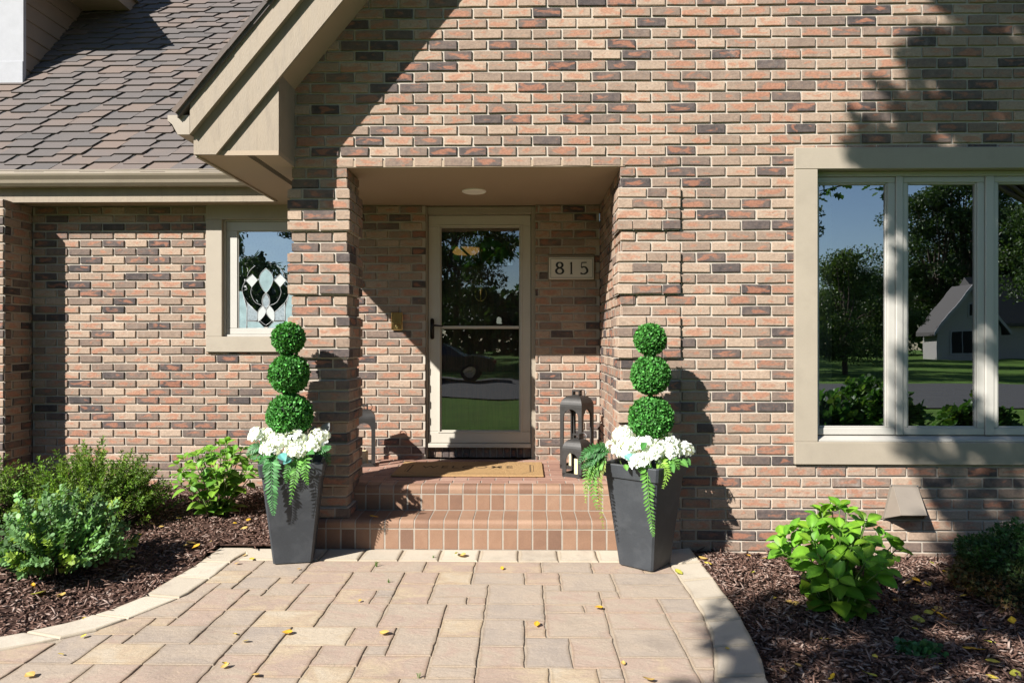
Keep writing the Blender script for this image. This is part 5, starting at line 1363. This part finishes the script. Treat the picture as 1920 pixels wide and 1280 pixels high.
# ------------------------------------------------------------------ things seen through the glass
def wicker(x, y, rz, label):
    o = empty('wicker_chair', (x, y, .38), label, 'chair', 'wicker chairs in the room', rz)
    m = MB()
    for sx in (-1, 1):
        for sy in (-1, 1): m.tube([(sx*.24, sy*.24, 0), (sx*.22, sy*.22, .42)], .018, 8)
    m.build('legs', ['wicker'], o, local=True)
    m = MB(); m.box(-.27, .27, -.27, .27, .38, .44, bev=.02); m.build('seat', ['wicker'], o, local=True)
    m = MB()
    for r in range(22):
        z = .45+r*.019
        m.tube([(.27*math.sin(t), -.27*math.cos(t)*.9+.004*(1 if (k+r) % 2 else -1), z) for k, t in enumerate([-1.1+i*2.2/18 for i in range(19)])], .0095, 5)
    m.build('backrest', ['wicker'], o, local=True, smooth=True)
wicker(3.0, .62, -.15, 'golden wicker chair behind the middle pane of the picture window, nearer the left mullion'); wicker(3.46, .68, .2, 'golden wicker chair behind the middle pane of the picture window, nearer the right mullion')
m = MB(); pts_ = [(1.98+.26*i/40, .30+.018*math.sin(i*1.1)) for i in range(41)]
m.add([(x, y, z) for z in (.42, 2.6) for x, y in pts_], [(i, i+1, 42+i, 41+i) for i in range(40)]); cur = m.build('curtain', ['curtain_cloth'], None, smooth=True)
tag(cur, 'pale folded curtain hanging inside the left pane of the picture window', 'curtain')
lx, ly = PX(872, 3.3), 3.3; lz = PZ(470, 3.3)
lamp = empty('ceiling_lamp', (lx, ly, lz), 'amber glass bowl lamp glowing behind the fanlight of the door', 'lamp')
m = MB(); m.lathe([(.02, -.05), (.12, -.04), (.17, .0), (.19, .03), (.18, .03), (.2, .005), (.02, -.03)], 28, (lx, ly, lz)); m.build('bowl', ['emit_amber'], lamp, smooth=True)
m = MB(); m.tube([(lx, ly, lz-.03), (lx, ly, ZL-.02)], .008, 8); m.lathe([(.195, .0), (.199, .006), (.195, .012), (.191, .006)], 28, (lx, ly, lz+.025)); m.build('rod', ['bronze'], lamp, smooth=True)

# ------------------------------------------------------------------ the street behind the camera, mirrored in the glass
def limbs(m, base, tips, r0):
    for t in tips:
        t = Vector(t); mid = base.lerp(t, .5)+Vector((rnd.uniform(-.3, .3), rnd.uniform(-.3, .3), (t-base).length*.10))
        m.tube(spline([tuple(base), tuple(mid), tuple(t)], 5), [r0*(1-.85*i/10) for i in range(11)], 6)
OAK = ([(0, 0, 0), (.12, .18, .02), (.34, .30, .05), (.16, .42, .03), (.42, .60, .06), (.18, .70, .03), (.22, .90, .02), (0, 1, 0), (-.22, .90, .02), (-.18, .70, .03), (-.42, .60, .06), (-.16, .42, .03), (-.34, .30, .05), (-.12, .18, .02), (0, .5, 0)], [(14, i, (i+1) % 14) for i in range(14)])
def xmin(z):
    ks = [(-2.6, 2.5), (-1.9, 2.42), (-1.5, 2.25), (-1.25, 2.2), (-1.03, 1.92), (-.86, 2.15), (-.76, 2.85), (-.3, 2.95), (.05, 2.75), (.35, 2.55), (.6, 2.40), (.9, 2.55), (1.5, 2.60), (2.2, 2.6), (2.55, 2.35), (2.75, 2.2), (2.95, 2.5), (3.25, 2.42), (3.45, 2.5), (3.7, 2.6), (4.6, 2.6)]
    if z <= ks[0][0]: return ks[0][1]
    for (a, b), (c, d_) in zip(ks, ks[1:]):
        if a <= z <= c: return b+(d_-b)*(z-a)/(c-a)
    return ks[-1][1]
tree = empty('oak_tree', (1.2, -8.2, -.07), 'spreading oak whose leaves shade the window side of the house', 'tree')
SUNV = Vector((.925, 1., -.98))              # travelling direction of the light
m = MB(); tb = Vector((1.2, -8.2, -.1)); tt = Vector((.2, -7.4, 4.4))
m.tube([tb, tb.lerp(tt, .3)+Vector((.05, 0, 0)), tt], [.34, .25, .19], 12)
clumps = []; flat = []
for tries in range(26000):
    z = rnd.uniform(-2.6, 4.8); rr = rnd.uniform(.10, .27) if z > 2.4 else rnd.uniform(.13, .34); X = rnd.uniform(1.8, 4.9)
    if X-rr*.75 < xmin(z) or X-rr*.5 < max(xmin(z-rr*.7), xmin(z+rr*.7))-.04: continue
    if any((X-k[0])**2+(z-k[1])**2 < (.62*(rr+k[2]))**2 for k in flat): continue
    flat.append((X, z, rr))
    if rnd.random() < (.38 if z > 2.4 else (.34 if 0.8 < z else .22)): continue
    clumps.append((Vector((X, 0, z))-SUNV*(rnd.uniform(3.3, 5.2) if z > 2.2 else rnd.uniform(4.4, 5.8) if z > .8 else rnd.uniform(5.2, 6.6)), rr))
limbs(m, tt, [c for c, r in clumps[::6]], .06)
m.build('trunk', ['bark'], tree, smooth=True)
Ps = []; 
for c, r in clumps:
    n_ = int((210 if c.z > 5.3 and c.y > -5.3 else 85)*(r/.3)**2)+10; Ps.append(np.array(c)+rdir(n_)*(r*nr.rand(n_, 1)**.5)*np.array([1, 1, .75]))
Ps = np.concatenate(Ps); n_ = len(Ps)
scatter('crown', OAK[0], OAK[1], Ps, orient(rdir(n_)+np.array([0, 0, -.3]), rdir(n_)*.8+np.array([0, 0, .9])), nr.uniform(.10, .19, n_), np.array([.05, .12, .025])*nr.lognormal(0, .3, (n_, 1)), 'tree_leaf', tree)

def far_tree(nm, h, cr, n_, lsz, col, seed, low=.25):
    global rnd
    keep = rnd; rnd = random.Random(seed)
    o = empty(nm, (0, 0, 0), '', 'tree'); m = MB()
    top = Vector((rnd.uniform(-.3, .3), 0, h*.55)); m.tube([(0, 0, -.1), top*.5, top], [h*.022, h*.018, h*.010], 8)
    cl = []
    for i in range(34):
        t = rnd.random(); z = h*(low+(1-low)*t); rad = cr*math.sqrt(max(.03, math.sin(pi*min(1, .18+.80*t))))*rnd.random()**.5; a = rnd.uniform(0, 2*pi)
        cl.append((Vector((math.cos(a)*rad, math.sin(a)*rad, z)), cr*rnd.uniform(.22, .42)))
    limbs(m, top*.6, [c for c, r in cl[::2]], h*.008); m.build('trunk', ['bark'], o, smooth=True)
    P_ = [np.array(c)+rdir(n_//34)*(r*nr.rand(n_//34, 1)**.4)*np.array([1, 1, .7]) for c, r in cl]; P_ = np.concatenate(P_); k = len(P_)
    scatter('crown', DIA[0], DIA[1], P_, orient(rdir(k), rdir(k)+np.array([0, 0, .7])), nr.uniform(.7, 1.3, k)*lsz, np.array(col)*nr.lognormal(0, .35, (k, 1)), 'tree_leaf', o)
    rnd = keep; return o
kinds = [far_tree('maple_tree', 11, 4.2, 17000, .22, (.055, .095, .028), 1, .22), far_tree('ash_tree', 14, 4.6, 19000, .23, (.045, .08, .026), 2, .25), far_tree('linden_tree', 9, 3.6, 14000, .20, (.07, .11, .03), 3, .18)]
spots = [(11.5, -34, 0, 1.0), (24, -42, 2, .6), (33, -30, 0, 1.1), (34, -37, 1, .95), (46, -70, 1, 1.4), (48, -58, 0, 1.3), (50, -44, 1, 1.2), (28, -58, 1, .62), (43, -69, 1, 1.25), (52, -74, 0, 1.5), (7, -48, 2, 1.25), (14, -52, 1, 1.2), (-9, -34, 0, 1.1), (-23, -42, 1, 1.2), (-24, -34, 2, 1.2), (-34, -42, 1, 1.3), (-6, -54, 1, 1.0), (12, -70, 1, 1.5), (60, -52, 1, 1.4), (14.2, -26.5, 2, .58), (-5.5, -36, 0, 1.15), (4.2, -33, 0, .9), (-11., -46, 2, 1.0), (-18, -26, 0, 1.0), (3.5, -62, 2, 1.1)]
names = ['green maple', 'tall ash', 'pale linden']; used = set()
for i, (x, y, k, s_) in enumerate(spots):
    o = kinds[k] if k not in used else copy_tree(kinds[k]); used.add(k)
    o.location = (x, y, -.07); o.scale = (s_,)*3; o.rotation_euler = (0, 0, rnd.uniform(0, 6.28))
    o['label'] = '%s standing across the street, mirrored in the window glass' % names[k]; o['group'] = ['maples', 'ashes', 'lindens'][k]+' across the street'
P_ = np.stack([nr.uniform(-80, 95, 26000), nr.uniform(-84, -78, 26000), nr.rand(26000)**.8*8.6], -1); P_[:, 2] += 1.2*np.sin(P_[:, 0]*.31)+.7*np.sin(P_[:, 0]*.83)
wood = scatter('far_wood', DIA[0], DIA[1], P_, orient(rdir(26000), rdir(26000)+np.array([0, 1., 0])), nr.uniform(.8, 1.5, 26000), np.array([.035, .075, .02])*nr.lognormal(0, .4, (26000, 1)), 'tree_leaf'); tag(wood, kind='stuff')
# low branch of a second oak close to the house
oak2 = empty('oak_tree', (9.2, -7.4, -.07), 'second oak whose low branch tips show dark at the top of the picture window', 'tree')
m = MB(); b2 = Vector((9.2, -7.4, -.1)); t2 = Vector((9.0, -7.3, 3.6)); m.tube([b2, b2.lerp(t2, .4), t2], [.28, .22, .17], 10)
tips = [(4.25, -5.2, 3.6), (4.15, -5.3, 3.85), (5.2, -5.3, 3.75), (5.6, -5.6, 4.0), (6.1, -5.8, 4.4), (6.6, -6., 4.5), (7.4, -6.2, 4.7), (8, -6.4, 5.4), (9.5, -7, 6), (10.5, -7.5, 5.6), (8.6, -7.6, 6.4), (7.6, -7, 5.6)]
limbs(m, t2, tips, .05); m.build('trunk', ['bark'], oak2, smooth=True)
P_ = np.concatenate([np.array(c)+rdir(20)*(.34*nr.rand(20, 1)**.5)*np.array([1, 1, .5]) for c in tips]); k = len(P_)
scatter('crown', OAK[0], OAK[1], P_, orient(rdir(k)+np.array([0, 0, -.4]), rdir(k)*.8+np.array([0, .5, .6])), nr.uniform(.10, .18, k), np.array([.045, .10, .022])*nr.lognormal(0, .3, (k, 1)), 'tree_leaf', oak2)
# cottage across the street
cott = empty('cottage', (40, -58, 0), 'grey gabled cottage across the street, mirrored in the picture window', 'house')
m = MB(); X0, X1 = 34.7, 39.9; YF = -55.; XM = 37.3
m.prism([(X0, -.1), (X1, -.1), (X1, 2.6), (XM, 5.9), (X0, 2.6)], YF-2.2, YF, 'y'); m.box(39.9, 51, YF-9, YF-.8, -.1, 3.0); m.build('wall', ['grey_siding'], cott)
m = MB()
for s_ in (-1, 1): m.prism([(XM, 6.0), (XM, 6.3), (XM+s_*3.1, 2.25), (XM+s_*3.1, 1.95)], YF-2.5, YF+.5, 'y')
m.prism([(YF-.2, 2.7), (YF-.2, 2.95), (YF-5, 7.4), (YF-9.6, 2.95), (YF-9.6, 2.7)], 39.95, 51.5, 'x'); m.build('roof', ['slate_roof'], cott)
for (a, b, c, d_) in ((35.9, 37.6, .5, 2.2), (37.3, 38.0, 3.6, 4.6)):
    m = MB(); m.box(a-.12, b+.12, YF+.002, YF+.06, c-.12, d_+.12); f_ = m.build('window', ['white_trim'], cott); m = MB(); m.box(a, (a+b)/2-.04, YF+.0605, YF+.08, c, d_); m.box((a+b)/2+.04, b, YF+.0605, YF+.08, c, d_); m.build('pane', ['dark_void'], f_)
m = MB()
for s_ in (-1, 1): m.prism([(XM, 5.95), (XM, 6.35), (XM+s_*3.15, 2.25), (XM+s_*3.15, 1.9)], YF+.505, YF+.56, 'y')
m.build('barge_board', ['white_trim'], cott)
# parked car
car = empty('parked_car', (-3.3, -18.2, -.045), 'dark saloon car parked on the street, mirrored in the storm door', 'car')
m = MB(); cx, cy = -3.3, -18.2
side = [(-2.2, .28), (-2.25, .55), (-2.15, .86), (-1.5, .93), (-.75, 1.38), (.35, 1.42), (1.15, .98), (2.05, .84), (2.22, .6), (2.2, .3)]
vs = []; 
for i, (u, w) in enumerate(side):
    hw = .70 if w > 1.2 else .86
    vs += [(cx+u, cy-hw, w), (cx+u, cy+hw, w)]
n_ = len(side); m.add(vs, [(2*i, 2*i+1, 2*((i+1) % n_)+1, 2*((i+1) % n_)) for i in range(n_)]+[tuple(2*i for i in range(n_-1, -1, -1)), tuple(2*i+1 for i in range(n_))]); m.build('body', ['car_paint'], car)
m = MB(); m.add([(cx-1.35, cy+.842, .96), (cx+.98, cy+.842, .99), (cx+.3, cy+.73, 1.34), (cx-.72, cy+.73, 1.31)], [(0, 1, 2, 3)]); m.build('side_window', ['window_glass'], car)
for u in (-1.4, 1.35):
    for s_ in (-1, 1):
        m = MB(); m.lathe([(.2, -.1), (.31, -.1), (.33, -.07), (.33, .07), (.31, .1), (.2, .1)], 20, (cx+u, cy+s_*.80, .32), axis='y'); w_ = m.build('wheel', ['rubber'], car); m = MB(); m.lathe([(.19, -.09), (.19, .105), (.05, .11)], 14, (cx+u, cy+s_*.80, .32), axis='y'); m.build('rim', ['chrome'], w_)
m = MB(); m.box(cx+2.12, cx+2.235, cy+.45, cy+.84, .6, .78, bev=.02); m.build('tail_light', ['tail_red'], car)
for (x, y, RX_, H_, lab) in ((5.0, -6.4, .55, .68, 'low shrub mirrored at the foot of the left pane of the picture window'), (6.2, -6.9, .6, .74, 'low shrub mirrored at the foot of the middle pane of the picture window'), (7.5, -6.8, .6, .66, 'low shrub mirrored at the foot of the right pane of the picture window'), (4.6, -9.5, .7, .9, 'rounded shrub on the front lawn, mirrored low in the picture window'), (7.4, -10.4, .8, .8, 'broad shrub on the front lawn beside another, mirrored in the picture window')):
    twiggy('lawn_shrub', lab, x, y, RX_, RX_, H_, 90, 14, .11, ((.05, .12, .03), (.09, .15, .03)), RND)

# ------------------------------------------------------------------ light
w = bpy.data.worlds.new('World'); S.world = w; w.use_nodes = True
nt = w.node_tree; nt.nodes.clear(); t = NT(nt)
sky = t.n('ShaderNodeTexSky'); sky.sky_type = 'NISHITA'; sky.sun_disc = False
toward = -SUNV.normalized(); EL = math.asin(toward.z)
sky.sun_elevation = EL; sky.sun_rotation = math.atan2(toward.x, toward.y); sky.air_density = 1.; sky.dust_density = .2; sky.ozone_density = 3.
bg = t.n('ShaderNodeBackground'); bg.inputs[1].default_value = .064; t.l(sky.outputs[0], bg.inputs[0])
o_ = t.n('ShaderNodeOutputWorld'); t.l(bg.outputs[0], o_.inputs[0])
sl = bpy.data.lights.new('sun', 'SUN'); sl.energy = 5.0; sl.angle = math.radians(.53); sl.color = (1., .965, .91)
so_ = bpy.data.objects.new('sun', sl); COL.objects.link(so_); so_.rotation_euler = SUNV.to_track_quat('-Z', 'Y').to_euler(); so_.location = (-20, -20, 20)
S.view_settings.view_transform = 'Standard'; S.view_settings.look = 'None'; S.view_settings.gamma = 1; S.view_settings.use_curve_mapping = False
S.view_settings.exposure = 1.12
S.render.engine = 'CYCLES'
S.cycles.max_bounces = 8; S.cycles.transparent_max_bounces = 12; S.cycles.diffuse_bounces = 4; S.cycles.caustics_reflective = False; S.cycles.caustics_refractive = False
S.cycles.use_denoising = True
S.render.resolution_x = 1024; S.render.resolution_y = 682
